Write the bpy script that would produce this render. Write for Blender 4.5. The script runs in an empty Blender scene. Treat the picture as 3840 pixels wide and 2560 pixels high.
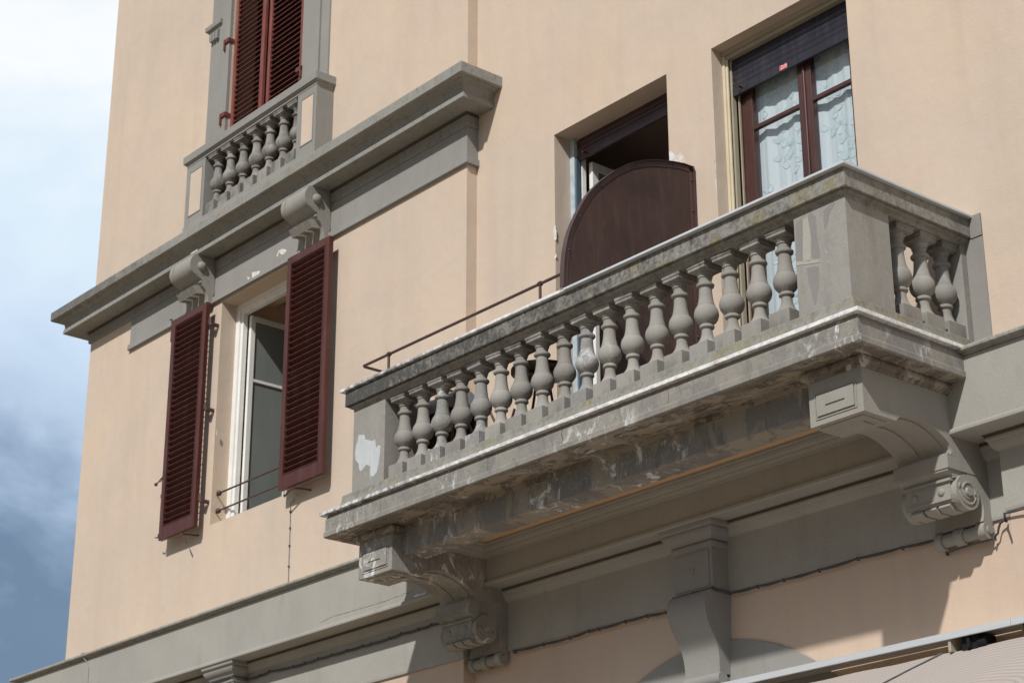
import bpy, bmesh, math, random
from mathutils import Vector, Matrix
random.seed(7)
R = math.radians
SC = bpy.context.scene
COL = SC.collection

# ------------------------------------------------------------------ camera
cam_d = bpy.data.cameras.new('camera')
cam = bpy.data.objects.new('camera', cam_d)
COL.objects.link(cam)
cam_d.sensor_width = 36.0
cam_d.lens = 7419.195 / 3840.0 * 36.0
cam_d.clip_start = 0.1
cam_d.clip_end = 3000
M = Matrix(((0.64193, 0.28241, 0.71284), (0.76676, -0.23385, -0.59785), (-0.00214, 0.93035, -0.36666)))
YAW, PIT, ROL = R(50.0660187 * 57.29578 / 57.3), R(21.5007815 * 57.29578 / 57.3), R(-0.131247 * 57.29578 / 57.3)
def rotm(y, p, r):
    Rz = Matrix(((math.cos(y), -math.sin(y), 0), (math.sin(y), math.cos(y), 0), (0, 0, 1)))
    Rx = Matrix(((1, 0, 0), (0, math.cos(p), -math.sin(p)), (0, math.sin(p), math.cos(p))))
    B = Matrix(((1, 0, 0), (0, 0, -1), (0, 1, 0)))
    Rr = Matrix(((math.cos(r), -math.sin(r), 0), (math.sin(r), math.cos(r), 0), (0, 0, 1)))
    return Rz @ Rx @ B @ Rr
cam.matrix_world = Matrix.Translation((11, -11.447, 1.6)) @ rotm(YAW, PIT, ROL).to_4x4()
cam_d.dof.use_dof = True
cam_d.dof.focus_distance = 15.0
cam_d.dof.aperture_fstop = 5.0
SC.camera = cam
SC.render.resolution_x = 1024
SC.render.resolution_y = 682

# ------------------------------------------------------------------ light
EXPO = 0.0
SUN_E = 4.0
SKY_B = 0.10
CLOUD = 0.88
to_sun = Vector((0.45, -1.0, 0.99)).normalized()
elev = math.asin(to_sun.z)
sun_d = bpy.data.lights.new('sun', 'SUN')
sun_d.energy = SUN_E
sun_d.angle = R(1.3)
sun_d.color = (1.0, 0.965, 0.92)
sun = bpy.data.objects.new('sun', sun_d)
COL.objects.link(sun)
sun.rotation_euler = to_sun.to_track_quat('Z', 'Y').to_euler()
SC.view_settings.view_transform = 'Standard'
SC.view_settings.look = 'None'
SC.view_settings.exposure = EXPO
SC.view_settings.gamma = 1

w = bpy.data.worlds.new('World')
SC.world = w
w.use_nodes = True
wt = w.node_tree
wt.nodes.clear()

class G:
    """small helper to write node graphs"""
    def __init__(s, nt):
        s.nt = nt
    def n(s, t, ins=None, **kw):
        nd = s.nt.nodes.new(t)
        for k, v in kw.items():
            setattr(nd, k, v)
        if ins:
            for k, v in ins.items():
                s.set(nd.inputs[k], v)
        return nd
    def set(s, inp, v):
        if isinstance(v, bpy.types.NodeSocket):
            s.nt.links.new(v, inp)
        elif isinstance(v, (tuple, list)) and len(v) == 3 and inp.type == 'RGBA':
            inp.default_value = (*v, 1)
        else:
            inp.default_value = v
    def pos(s):
        return s.n('ShaderNodeNewGeometry').outputs['Position']
    def map(s, v, sc=(1, 1, 1), loc=(0, 0, 0), rot=(0, 0, 0)):
        return s.n('ShaderNodeMapping', {'Vector': v, 'Scale': sc, 'Location': loc, 'Rotation': rot}).outputs[0]
    def noise(s, v, sc=5, det=4, ro=.55, dist=0.0):
        return s.n('ShaderNodeTexNoise', {'Vector': v, 'Scale': sc, 'Detail': det, 'Roughness': ro, 'Distortion': dist}).outputs[0]
    def ramp(s, f, stops, interp='LINEAR'):
        r = s.n('ShaderNodeValToRGB', {'Fac': f})
        cr = r.color_ramp
        cr.interpolation = interp
        while len(cr.elements) > 1:
            cr.elements.remove(cr.elements[0])
        for i, (p, c) in enumerate(stops):
            e = cr.elements[0] if i == 0 else cr.elements.new(p)
            e.position = p
            if not isinstance(c, (tuple, list)):
                c = (c, c, c)
            e.color = (*c, 1)
        return r.outputs[0]
    def mix(s, f, a, b, mode='MIX'):
        m = s.n('ShaderNodeMix', data_type='RGBA', blend_type=mode)
        s.set(m.inputs[0], f)
        s.set(m.inputs[6], a)
        s.set(m.inputs[7], b)
        return m.outputs[2]
    def math(s, op, a, b=0.0, clamp=False):
        m = s.n('ShaderNodeMath', operation=op, use_clamp=clamp)
        s.set(m.inputs[0], a)
        s.set(m.inputs[1], b)
        return m.outputs[0]
    def xyz(s, v):
        return s.n('ShaderNodeSeparateXYZ', {0: v}).outputs
    def rng(s, v, a, b, c=0.0, d=1.0, smooth=False):
        m = s.n('ShaderNodeMapRange', {0: v, 1: a, 2: b, 3: c, 4: d})
        if smooth:
            m.interpolation_type = 'SMOOTHSTEP'
        return m.outputs[0]

g = G(wt)
sky = g.n('ShaderNodeTexSky', sky_type='NISHITA', sun_disc=False)
sky.sun_elevation = elev
sky.sun_rotation = math.atan2(to_sun.x, to_sun.y)
sky.dust_density = 1.5
bg1 = g.n('ShaderNodeBackground', {'Color': sky.outputs[0], 'Strength': SKY_B})
tc = g.n('ShaderNodeTexCoord').outputs['Generated']
dz = g.xyz(tc)[2]
n1 = g.noise(g.map(tc, (3.2, 3.2, 6.0), (2.3, .4, 1.2)), 1.6, 7, .52, .35)
n2 = g.noise(g.map(tc, (1, 1, 2.0), (7.3, 1.4, 0.2)), 7.0, 8, .62, .6)
# a bank of thicker grey cloud low down, thin bright cloud higher up
el = g.math('ADD', dz, g.math('MULTIPLY', g.math('SUBTRACT', n1, .5), .24))
el = g.math('ADD', el, g.math('MULTIPLY', g.math('SUBTRACT', n2, .5), .12))
ccol = g.ramp(el, [(0.0, (.20, .24, .29)), (.15, (.19, .27, .38)), (.205, (.17, .25, .37)), (.24, (.31, .42, .58)),
                   (.28, (.54, .67, .85)), (.37, (.64, .78, .95)), (.44, (.76, .89, 1.0)), (.50, (.98, 1.01, 1.03)), (.62, (.80, .86, .93)), (.72, (.36, .42, .50)), (1.0, (.27, .33, .40))])
dy = g.xyz(tc)[1]
bg2 = g.n('ShaderNodeBackground', {'Color': ccol, 'Strength': g.rng(dy, -.35, .25, .62, 1.0, True)})  # unseen sky in front of the facade is dimmed to cut fill light
cov = g.ramp(n1, [(.25, .8), (.5, .97)])
mx = g.n('ShaderNodeMixShader', {0: cov, 1: bg1.outputs[0], 2: bg2.outputs[0]})
out = g.n('ShaderNodeOutputWorld')
wt.links.new(mx.outputs[0], out.inputs[0])

# ------------------------------------------------------------------ materials
def mat(name, build, rough=.85, spec=.3, metal=0.0):
    m = bpy.data.materials.new(name)
    m.use_nodes = True
    nt = m.node_tree
    b = nt.nodes['Principled BSDF']
    b.inputs['Roughness'].default_value = rough
    b.inputs['Specular IOR Level'].default_value = spec
    b.inputs['Metallic'].default_value = metal
    gg = G(nt)
    r = build(gg)
    col, bump = r if isinstance(r, tuple) and len(r) == 2 and not isinstance(r[0], float) else (r, None)
    gg.set(b.inputs['Base Color'], col)
    if bump is not None:
        h, st, di = bump
        bn = gg.n('ShaderNodeBump', {'Height': h, 'Strength': st, 'Distance': di})
        nt.links.new(bn.outputs[0], b.inputs['Normal'])
    return m

def stucco(a, patch=.5):
    def f(g):
        p = g.pos()
        big = g.noise(p, .55, 5, .6, .3)
        streak = g.noise(g.map(p, (2.6, 2.6, .22)), 1.6, 5, .6)
        mid = g.noise(p, 3.2, 6, .62, .4)
        fine = g.noise(p, 70, 3, .6)
        c = g.mix(g.rng(big, .32, .68), (a[0] * .93, a[1] * .95, a[2] * .97), (a[0] * 1.05, a[1] * 1.03, a[2] * .99))
        diag = g.noise(g.map(p, (1.0, 1.0, .55), rot=(0, R(-35), 0)), 1.9, 6, .6, .8)
        c = g.mix(g.rng(diag, .50, .72, 0, .30), c, (a[0] * .86, a[1] * .86, a[2] * .88))
        c = g.mix(g.rng(streak, .48, .75, 0, .30), c, (a[0] * .80, a[1] * .78, a[2] * .76))
        c = g.mix(g.rng(mid, .55, .8, 0, .22), c, (a[0] * .80, a[1] * .80, a[2] * .80))
        c = g.mix(g.rng(g.noise(g.map(p, (1, 1, .6), (4, 2, 9)), 1.3, 5, .6), .56, .74, 0, .30), c, (a[0] * 1.02, a[1] * .93, a[2] * .85))
        c = g.mix(g.rng(fine, .3, .7, 0, .07), c, (.25, .2, .16))
        h = g.math('ADD', g.math('MULTIPLY', g.noise(p, 9, 4, .6), .6), g.math('MULTIPLY', fine, .25))
        h = g.math('ADD', h, g.math('MULTIPLY', g.noise(p, 1.7, 3, .5), 2.2))
        h = g.math('ADD', h, g.math('MULTIPLY', g.noise(g.map(p, (1, 1, .5), rot=(0, R(-35), 0)), 4.5, 3, .5), 1.0))
        return c, (h, .45, .012)
    return f
PEACH = (.576, .474, .386)
m_stucco = mat('peach_stucco', stucco(PEACH), .92, .15)
m_low = mat('peach_stucco_lower', stucco((.545, .43, .345)), .92, .15)
m_reveal = mat('stucco_reveal', stucco((.50, .40, .315)), .92, .15)

STONE = (.272, .266, .250)
def stone(a=STONE, dirt=.35, lichen=0.0, black=0.0, white=0.0, cool=.5, brown=0.0, along=False, moss=False, bs=.010, flake=0.0, fl=(.19, .188, .186), fs=(1, 1, .8), soot=False):
    def f(g):
        p = g.pos()
        big = g.noise(p, 1.3, 5, .6, .4)
        mid = g.noise(g.map(p, (1, 1, .55)), 5.5, 6, .62, .6)
        fine = g.noise(p, 60, 4, .65)
        c = g.mix(g.rng(big, .32, .68), tuple(x * .93 for x in a), tuple(x * 1.07 for x in a))
        c = g.mix(g.rng(mid, .52, .72, 0, dirt * cool), c, (.27, .275, .28))
        c = g.mix(g.rng(g.noise(g.map(p, (3, 3, .5), (5, 1, 2)), 2.4, 5, .6), .55, .75, 0, dirt), c, (.20, .185, .16))
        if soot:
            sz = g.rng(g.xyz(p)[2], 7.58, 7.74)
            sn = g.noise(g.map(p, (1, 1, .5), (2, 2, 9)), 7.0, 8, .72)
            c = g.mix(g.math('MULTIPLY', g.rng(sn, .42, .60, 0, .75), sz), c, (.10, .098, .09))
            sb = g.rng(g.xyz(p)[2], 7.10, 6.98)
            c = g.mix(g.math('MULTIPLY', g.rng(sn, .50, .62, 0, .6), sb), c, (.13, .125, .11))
        if flake:
            fk = g.noise(g.map(p, fs, (8, 5, 3)), 2.4, 9, .62, .5)
            c = g.mix(g.rng(fk, .490, .515, 0, flake), c, fl)
            f2 = g.noise(g.map(p, fs, (1, 7, 2)), 4.8, 8, .62, .5)
            c = g.mix(g.rng(f2, .57, .59, 0, flake * .7), c, tuple(x * .72 for x in fl))
        if brown:
            bl = g.noise(g.map(p, (.7, 1.6, 1.0), (3, 8, 1)), 2.6, 8, .66, 1.2)
            c = g.mix(g.rng(bl, .49, .515, 0, brown), c, (.165, .145, .12))
            b2 = g.noise(g.map(p, (.8, 2.0, 1.0), (9, 3, 4)), 6.5, 8, .66, 1.0)
            c = g.mix(g.rng(b2, .55, .575, 0, brown * .9), c, (.10, .082, .062))
        if black:
            k = g.noise(g.map(p, (1, 1, .6), (1, 6, 3)), 8.5, 9, .78, .4)
            k2 = g.noise(p, 28, 5, .7)
            kk = g.math('ADD', g.math('MULTIPLY', k, .55), g.math('MULTIPLY', k2, .45))
            if along:
                kk = g.math('ADD', kk, g.rng(g.xyz(p)[0], -3.5, 2.0, .15, -.01))
            if moss:
                kk = g.math('ADD', kk, g.math('SUBTRACT', g.math('MULTIPLY', g.rng(g.xyz(p)[0], -8.4, -10.6, 0, .20), g.rng(g.xyz(p)[2], 11.45, 11.48)), .06))
            c = g.mix(g.rng(kk, .45, .62, 0, black), c, (.050, .049, .046))
            sp = g.noise(p, 22, 3, .5)
            c = g.mix(g.rng(sp, .69, .74, 0, .5), c, (.45, .45, .41))
        if lichen:
            l = g.noise(g.map(p, (1, 1, 1), (11, 2, 7)), 3.6, 8, .72, .7)
            l2 = g.noise(p, 30, 3, .6)
            lm = g.math('MULTIPLY', g.rng(l, .50, .66), g.rng(l2, .38, .58))
            if along:
                lm = g.math('MULTIPLY', lm, g.rng(g.xyz(p)[0], -1.2, 1.0, 0, 1))
            c = g.mix(g.math('MULTIPLY', lm, lichen), c, (.235, .20, .055))
        if white:
            wv = g.noise(g.map(p, (1.6, 1.6, .8), (2, 9, 5)), 3.0, 9, .75, 1.5)
            wm = g.noise(g.map(p, (1, 1, 1), (6, 6, 6)), 1.1, 3, .5)
            ww = g.math('MULTIPLY', g.rng(wv, .545, .60), g.rng(wm, .47, .58))
            c = g.mix(g.math('MULTIPLY', ww, white), c, (.66, .67, .68))
            # thin efflorescence veins
            v = g.noise(g.map(p, (1.2, 2.6, 1.4), (4, 4, 2)), 4.2, 6, .65, 1.2)
            vv = g.math('ABSOLUTE', g.math('SUBTRACT', v, .5))
            ve = g.math('MULTIPLY', g.rng(vv, .0, .014, 1, 0), g.rng(wm, .42, .55))
            c = g.mix(g.math('MULTIPLY', ve, white * .45), c, (.5, .5, .48))
        c = g.mix(g.rng(fine, .35, .75, 0, .16), c, (.12, .115, .1))
        h = g.math('ADD', g.math('MULTIPLY', fine, .35), g.math('MULTIPLY', mid, 1.0))
        return c, (h, .5, bs)
    return f
m_stone = mat('grey_stone', stone(), .9, .2)
def vary(m, amt=.12):
    nt = m.node_tree; b = nt.nodes['Principled BSDF']; g = G(nt)
    src = b.inputs['Base Color'].links[0].from_socket
    oi = g.n('ShaderNodeObjectInfo').outputs['Random']
    hs = g.n('ShaderNodeHueSaturation', {'Color': src, 'Value': g.rng(oi, 0, 1, 1 - amt, 1 + amt)})
    nt.links.new(hs.outputs[0], b.inputs['Base Color'])
m_stone_bal = mat('baluster_stone', stone((.285, .274, .252), dirt=.55, cool=.7, white=.15, soot=True), .9, .2)
vary(m_stone_bal)
m_stone_rail = mat('weathered_rail_stone', stone((.265, .258, .24), dirt=.5, lichen=.95, black=.88, along=True), .95, .15)
m_stone_side = mat('rail_stone_cleaner', stone((.285, .272, .248), dirt=.5, lichen=.3, black=.6), .95, .15)
m_stone_pl = mat('plinth_stone', stone((.275, .268, .24), dirt=.5, lichen=.8, black=.5), .95, .15)
m_stone_slab = mat('stained_slab_stone', stone((.27, .255, .225), dirt=.35, white=.85, cool=.4, black=.2, flake=.5), .88, .25)
m_stone_soff = mat('stained_soffit_stone', stone((.31, .27, .215), dirt=.4, white=.6, brown=.9, bs=.004), .9, .2)
m_stone_beam = mat('beam_stone', stone((.29, .265, .22), dirt=.25, white=1.0, cool=.3, flake=.7, fl=(.165, .163, .168), fs=(1.2, 1, .35)), .9, .2)
m_stone_corn = mat('cornice_stone', stone((.280, .275, .255), dirt=.6, lichen=.35, black=.6, moss=True), .92, .2)
m_stone_br = mat('stained_bracket_stone', stone((.31, .295, .26), dirt=.6, white=1.0, black=.2, flake=.35), .9, .2)
m_stone_brR = mat('bracket_stone', stone((.30, .287, .258), dirt=.25, white=.05), .9, .2)
m_ledge = mat('ledge_stone', stone((.345, .335, .305), dirt=.22, cool=.3), .92, .18)
m_ledgecap = mat('ledge_cap_tile', stone((.34, .33, .30), dirt=.5, lichen=.5, black=.5), .9, .2)
m_pier = mat('pier_plaster', stone((.305, .295, .270), dirt=.6, cool=.9, black=.15), .9, .2)

def marble(g):
    p = g.pos()
    k = g.noise(g.map(p, (1, 1, 1), (3, 3, 3)), 1.1, 4, .6)
    dirty = g.math('ADD', g.rng(k, .42, .60, .25, 0), g.rng(g.xyz(p)[0], -2.6, -.6, .6, 0))
    c = g.mix(g.rng(g.noise(g.map(p, (3, 3, 6)), 6, 7, .7), .40, .56), (.55, .55, .56), (.80, .80, .80))
    c = g.mix(g.math('MULTIPLY', dirty, g.rng(g.noise(p, 14, 6, .7), .40, .58)), c, (.13, .13, .13))
    c = g.mix(g.rng(g.noise(p, 45, 4, .7), .58, .70, 0, .7), c, (.10, .10, .09))
    return c, (g.noise(p, 30, 4, .6), .3, .002)
m_marble = mat('white_marble_edge', marble, .55, .4)
m_slate = mat('blue_grey_coping', lambda g: (g.mix(g.noise(g.pos(), 12, 5, .6), (.42, .45, .49), (.60, .63, .66)), (g.noise(g.pos(), 30), .2, .003)), .6, .4)

def paint(a, b, rough=.4, spec=.4, sc=3.0, dust=.12):
    def f(g):
        p = g.pos()
        c = g.mix(g.rng(g.noise(p, sc, 5, .6, .3), .3, .7), a, b)
        c = g.mix(g.rng(g.noise(g.map(p, (4, 4, .6)), 3, 5, .6), .5, .8, 0, dust), c, (.30, .25, .22))
        return c, (g.noise(g.map(p, (30, 30, 4)), 2, 3, .6), .15, .002)
    return f
m_shut = mat('dark_red_paint', paint((.066, .018, .013), (.085, .025, .017), dust=.12), .36, .40)
m_slat = mat('dark_red_slats', paint((.052, .012, .010), (.072, .018, .014), dust=.12), .6, .2)
m_shutU = mat('faded_red_paint', paint((.165, .045, .037), (.235, .066, .054), dust=.35), .55, .4)
m_shutD = mat('dull_red_iron', paint((.11, .030, .026), (.15, .045, .038), dust=.2), .6, .3)
m_slatU = mat('faded_red_slats', paint((.10, .024, .02), (.14, .034, .028), dust=.1), .6, .3)
m_hinge = mat('purple_brown_iron', paint((.06, .03, .035), (.10, .05, .055)), .5, .4)
m_iron = mat('brown_iron', paint((.055, .028, .024), (.085, .045, .038)), .5, .4)
def sheetmetal(g):
    p = g.pos()
    c = g.mix(g.rng(g.noise(p, 1.6, 6, .65, .5), .35, .65), (.042, .025, .022), (.064, .034, .028))
    c = g.mix(g.rng(g.noise(g.map(p, (5, 5, .6), (2, 2, 2)), 3, 6, .65), .52, .72, 0, .30), c, (.13, .085, .07))
    c = g.mix(g.rng(g.noise(p, 5.0, 8, .7), .60, .68, 0, .55), c, (.12, .050, .028))
    return c, (g.math('ADD', g.noise(p, 2.2, 2, .4), g.math('MULTIPLY', g.noise(p, 40, 3), .04)), .6, .03)
m_part = mat('brown_sheet_metal', sheetmetal, .50, .35)
m_rim = mat('brown_steel_rim', paint((.055, .030, .030), (.080, .042, .040)), .42, .5)
m_roll = mat('dark_roller_slats', paint((.013, .012, .019), (.020, .018, .028)), .38, .5)
m_rollD = mat('brown_roller_slats', paint((.040, .018, .021), (.058, .027, .029)), .40, .5)
m_wfrB = mat('brown_window_wood', paint((.050, .018, .015), (.075, .028, .023)), .32, .5)
m_white = mat('white_window_paint', paint((.72, .72, .69), (.80, .80, .77), dust=.15), .4, .4)
m_cream = mat('cream_frame_paint', paint((.55, .48, .34), (.64, .57, .42)), .5, .4)
m_creamd = mat('tan_box_metal', paint((.34, .30, .225), (.40, .36, .27)), .5, .4)
m_blue = mat('weathered_pale_blue_guide', paint((.55, .60, .62), (.28, .40, .47), sc=9, dust=.3), .6, .3)
m_dark = mat('dark_gap', lambda g: (.012, .011, .012), .8, .2)
m_alu = mat('brushed_aluminium', lambda g: (g.mix(g.noise(g.map(g.pos(), (2, 20, 20)), 4, 5), (.50, .515, .53), (.62, .63, .64)), (g.noise(g.map(g.pos(), (40, 10, 10)), 6, 3), .25, .002)), .45, .5, .35)
m_cable = mat('grey_cable', paint((.055, .058, .065), (.09, .095, .10)), .5, .4)
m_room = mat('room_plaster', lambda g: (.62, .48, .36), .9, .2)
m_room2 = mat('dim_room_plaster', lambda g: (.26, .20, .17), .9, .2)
m_redcur = mat('dark_red_cloth', lambda g: (.10, .02, .02), .8, .2)
m_patch = mat('bare_white_plaster', lambda g: (g.mix(g.rng(g.noise(g.map(g.pos(), (3, 3, .7)), 8, 5), .3, .7), (.42, .46, .475), (.52, .54, .545)), (g.noise(g.pos(), 30), .3, .003)), .9, .2)
m_flake = mat('flaked_plaster', lambda g: g.mix(g.rng(g.noise(g.pos(), 18, 5), .40, .60), (.56, .50, .43), (.68, .68, .67)), .9, .2)
m_pdark = mat('darker_paint_patch', stone((.235, .225, .215), dirt=.2), .9, .2)
m_plight = mat('lighter_paint_patch', stone((.37, .355, .315), dirt=.15), .9, .2)
m_label = mat('red_sticker', lambda g: g.mix(g.rng(g.noise(g.map(g.pos(), (60, 10, 90)), 1.5, 3), .50, .56), (.55, .04, .06), (.85, .6, .6)), .4, .4)
m_box = mat('grey_metal_lid', lambda g: (g.mix(g.noise(g.pos(), 5, 4), (.23, .24, .26), (.30, .31, .33)), None)[0], .45, .5)
m_wood = mat('brown_stool_top', paint((.24, .19, .17), (.30, .24, .21)), .6, .3)
m_tile = mat('terracotta_floor', lambda g: g.mix(g.noise(g.pos(), 6, 4), (.28, .17, .12), (.36, .23, .17)), .8, .3)
m_asph = mat('sunlit_paving', lambda g: (g.mix(g.noise(g.pos(), 2.0, 6), (.215, .172, .122), (.295, .24, .175)), (g.noise(g.pos(), 30), .3, .01)), .9, .2)
m_roof = mat('roof_tiles', lambda g: g.mix(g.noise(g.pos(), 6, 4), (.28, .14, .09), (.4, .22, .15)), .9, .2)

def glass_mat(name, tint, amt=.12, rough=.02):
    m = bpy.data.materials.new(name)
    m.use_nodes = True
    nt = m.node_tree
    nt.nodes.clear()
    g = G(nt)
    fr = g.math('POWER', g.n('ShaderNodeLayerWeight', {'Blend': .5}).outputs['Facing'], 4.0)
    f = g.math('ADD', g.math('MULTIPLY', fr, .6), amt, True)
    t = g.n('ShaderNodeBsdfTransparent', {'Color': (*tint, 1)})
    gl = g.n('ShaderNodeBsdfGlossy', {'Color': (.9, .95, 1, 1), 'Roughness': rough})
    mxs = g.n('ShaderNodeMixShader', {0: f, 1: t.outputs[0], 2: gl.outputs[0]})
    o = g.n('ShaderNodeOutputMaterial')
    nt.links.new(mxs.outputs[0], o.inputs[0])
    return m
m_glass = glass_mat('window_glass', (.96, .985, 1.0), .03)
m_glassd = mat('sash_glass_reflection_tint', lambda g: g.mix(g.noise(g.map(g.pos(), (2, 2, .6)), 2, 4), (.14, .16, .15), (.24, .26, .245)), .18, .6)  # opaque grey-green colour imitates reflections in the sash glass

def curtain(g):
    p = g.pos()
    return g.mix(g.noise(g.map(p, (6, 1, .4)), 3.0, 4, .6), (.76, .80, .81), (.84, .87, .87))
def curtain_mat():
    m = mat('leaf_print_curtain', curtain, .9, .1)
    nt = m.node_tree
    b = nt.nodes['Principled BSDF']
    g = G(nt)
    tl = g.n('ShaderNodeBsdfTranslucent')
    src = b.inputs['Base Color'].links[0].from_socket
    nt.links.new(src, tl.inputs[0])
    ms = g.n('ShaderNodeMixShader', {0: .3, 1: b.outputs[0], 2: tl.outputs[0]})
    nt.links.new(ms.outputs[0], nt.nodes['Material Output'].inputs[0])
    return m
m_curt = curtain_mat()
m_leafp = mat('curtain_leaf_print', lambda g: (.50, .56, .56), .9, .1)

def awning(g):
    p = g.pos()
    a = g.n('ShaderNodeTexWave', {'Vector': g.map(p, (1, 1.5, .01), (-3.0, 2.0, 0)), 'Scale': 5.0, 'Distortion': 2.5, 'Detail': 1.0, 'Detail Scale': .4}, wave_type='RINGS', rings_direction='Z').outputs['Fac']
    b = g.noise(p, 3.0, 5, .6, .5)
    c = g.mix(g.rng(a, .0, .6, .40, 0), (.40, .355, .325), (.19, .17, .17))
    c = g.mix(g.rng(b, .4, .7, 0, .12), c, (.30, .27, .25))
    return c, (a, .12, .004)
m_awn = mat('cream_awning_cloth', awning, .85, .2)

# ------------------------------------------------------------------ mesh helpers
def mb():
    return bmesh.new()
def box(bm, x0, x1, y0, y1, z0, z1):
    if x0 > x1: x0, x1 = x1, x0
    if y0 > y1: y0, y1 = y1, y0
    if z0 > z1: z0, z1 = z1, z0
    v = [bm.verts.new((x, y, z)) for x in (x0, x1) for y in (y0, y1) for z in (z0, z1)]
    for f in ((0, 1, 3, 2), (4, 6, 7, 5), (0, 4, 5, 1), (2, 3, 7, 6), (0, 2, 6, 4), (1, 5, 7, 3)):
        bm.faces.new([v[i] for i in f])
def quad(bm, *pts):
    bm.faces.new([bm.verts.new(p) for p in pts])
def prism(bm, poly, axis, a, b, a2=None):
    """poly: 2D points in the two other axes (cyclic order x,y,z without axis)"""
    def P(p, t):
        return {'x': (t, p[0], p[1]), 'y': (p[0], t, p[1]), 'z': (p[0], p[1], t)}[axis]
    A = [bm.verts.new(P(p, a)) for p in poly]
    B = [bm.verts.new(P(p, b)) for p in poly]
    n = len(poly)
    bm.faces.new(A)
    bm.faces.new(B[::-1])
    for i in range(n):
        bm.faces.new((A[i], B[i], B[(i + 1) % n], A[(i + 1) % n]))
def sweep(bm, path, prof):
    """prof (offset, z) closed polygon swept along plan path with mitred corners; outward is to the right of travel turned (dy,-dx)"""
    n = len(path)
    dirs = []
    for i in range(n - 1):
        d = Vector((path[i + 1][0] - path[i][0], path[i + 1][1] - path[i][1])).normalized()
        dirs.append(d)
    rings = []
    for i in range(n):
        if i == 0: o = Vector((dirs[0].y, -dirs[0].x))
        elif i == n - 1: o = Vector((dirs[-1].y, -dirs[-1].x))
        else:
            a = Vector((dirs[i - 1].y, -dirs[i - 1].x)); b = Vector((dirs[i].y, -dirs[i].x))
            o = (a + b) / (1 + a.dot(b))
        rings.append([bm.verts.new((path[i][0] + o.x * q[0], path[i][1] + o.y * q[0], q[1])) for q in prof])
    m = len(prof)
    for i in range(n - 1):
        for k in range(m):
            bm.faces.new((rings[i][k], rings[i][(k + 1) % m], rings[i + 1][(k + 1) % m], rings[i + 1][k]))
    bm.faces.new(rings[0][::-1])
    bm.faces.new(rings[-1])
def lathe(bm, prof, c=(0, 0, 0), seg=32, axis='z', cap=True):
    rings = []
    for r, h in prof:
        ring = []
        for k in range(seg):
            t = 2 * math.pi * k / seg
            a, b = r * math.cos(t), r * math.sin(t)
            p = {'z': (a, b, h), 'x': (h, a, b), 'y': (a, h, b)}[axis]
            ring.append(bm.verts.new((c[0] + p[0], c[1] + p[1], c[2] + p[2])))
        rings.append(ring)
    for i in range(len(rings) - 1):
        for k in range(seg):
            bm.faces.new((rings[i][k], rings[i][(k + 1) % seg], rings[i + 1][(k + 1) % seg], rings[i + 1][k]))
    if cap:
        bm.faces.new(rings[0][::-1]); bm.faces.new(rings[-1])
def tube(bm, pts, r, seg=8):
    pts = [Vector(p) for p in pts]
    rings = []
    for i, p in enumerate(pts):
        d = (pts[min(i + 1, len(pts) - 1)] - pts[max(i - 1, 0)]).normalized()
        u = d.cross(Vector((0, 0, 1)))
        if u.length < .05: u = d.cross(Vector((0, 1, 0)))
        u.normalize(); v = d.cross(u)
        rings.append([bm.verts.new(p + (u * math.cos(2 * math.pi * k / seg) + v * math.sin(2 * math.pi * k / seg)) * r) for k in range(seg)])
    for i in range(len(rings) - 1):
        for k in range(seg):
            bm.faces.new((rings[i][k], rings[i][(k + 1) % seg], rings[i + 1][(k + 1) % seg], rings[i + 1][k]))
    bm.faces.new(rings[0][::-1]); bm.faces.new(rings[-1])
def ball(bm, c, r, s=(1, 1, 1), u=16, v=10):
    mtx = Matrix.Translation(c) @ Matrix.Diagonal((r * s[0], r * s[1], r * s[2], 1))
    bmesh.ops.create_uvsphere(bm, u_segments=u, v_segments=v, radius=1, matrix=mtx)

def obj(name, bm, m, parent=None, loc=None, bev=0, smooth=None, kind=None, label=None):
    bmesh.ops.recalc_face_normals(bm, faces=bm.faces[:])
    if smooth:
        ang = R(smooth)
        for f in bm.faces: f.smooth = True
        for e in bm.edges:
            if len(e.link_faces) == 2 and e.calc_face_angle(0) > ang: e.smooth = False
    me = bpy.data.meshes.new(name)
    if loc is not None:
        bmesh.ops.translate(bm, verts=bm.verts[:], vec=-Vector(loc))
    bm.to_mesh(me); bm.free()
    me.materials.append(m)
    o = bpy.data.objects.new(name, me)
    COL.objects.link(o)
    if loc is not None: o.location = loc
    if bev:
        b = o.modifiers.new('edges', 'BEVEL')
        b.width = bev; b.segments = 2; b.limit_method = 'ANGLE'; b.angle_limit = R(35)
    if parent:
        o.parent = parent
        # keep world placement: parents in this scene are unrotated, so subtract the chain of locations
        q = parent; off = Vector((0, 0, 0))
        while q:
            off += q.location; q = q.parent
        o.location = Vector(o.location) - off
    if kind: o['kind'] = kind
    if label: o['label'] = label
    return o
def thing(name, label, cat, loc=(0, 0, 0), group=None):
    o = bpy.data.objects.new(name, None); COL.objects.link(o)
    o.location = loc; o['label'] = label; o['category'] = cat
    o.empty_display_size = .2
    if group: o['group'] = group
    return o
def tag(o, label, cat, group=None):
    o['label'] = label; o['category'] = cat
    if group: o['group'] = group
    return o
def dup(o, parent, dx=(0, 0, 0), label=None):
    c = o.copy(); COL.objects.link(c); c.parent = parent
    c.location = Vector(o.location) + Vector(dx)
    if label: c['label'] = label
    for ch in list(o.children):
        d = ch.copy(); COL.objects.link(d); d.parent = c
    return c

# ------------------------------------------------------------------ setting
bm = mb(); bmesh.ops.create_grid(bm, x_segments=2, y_segments=2, size=600)
obj('ground', bm, m_asph, kind='structure')

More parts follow.
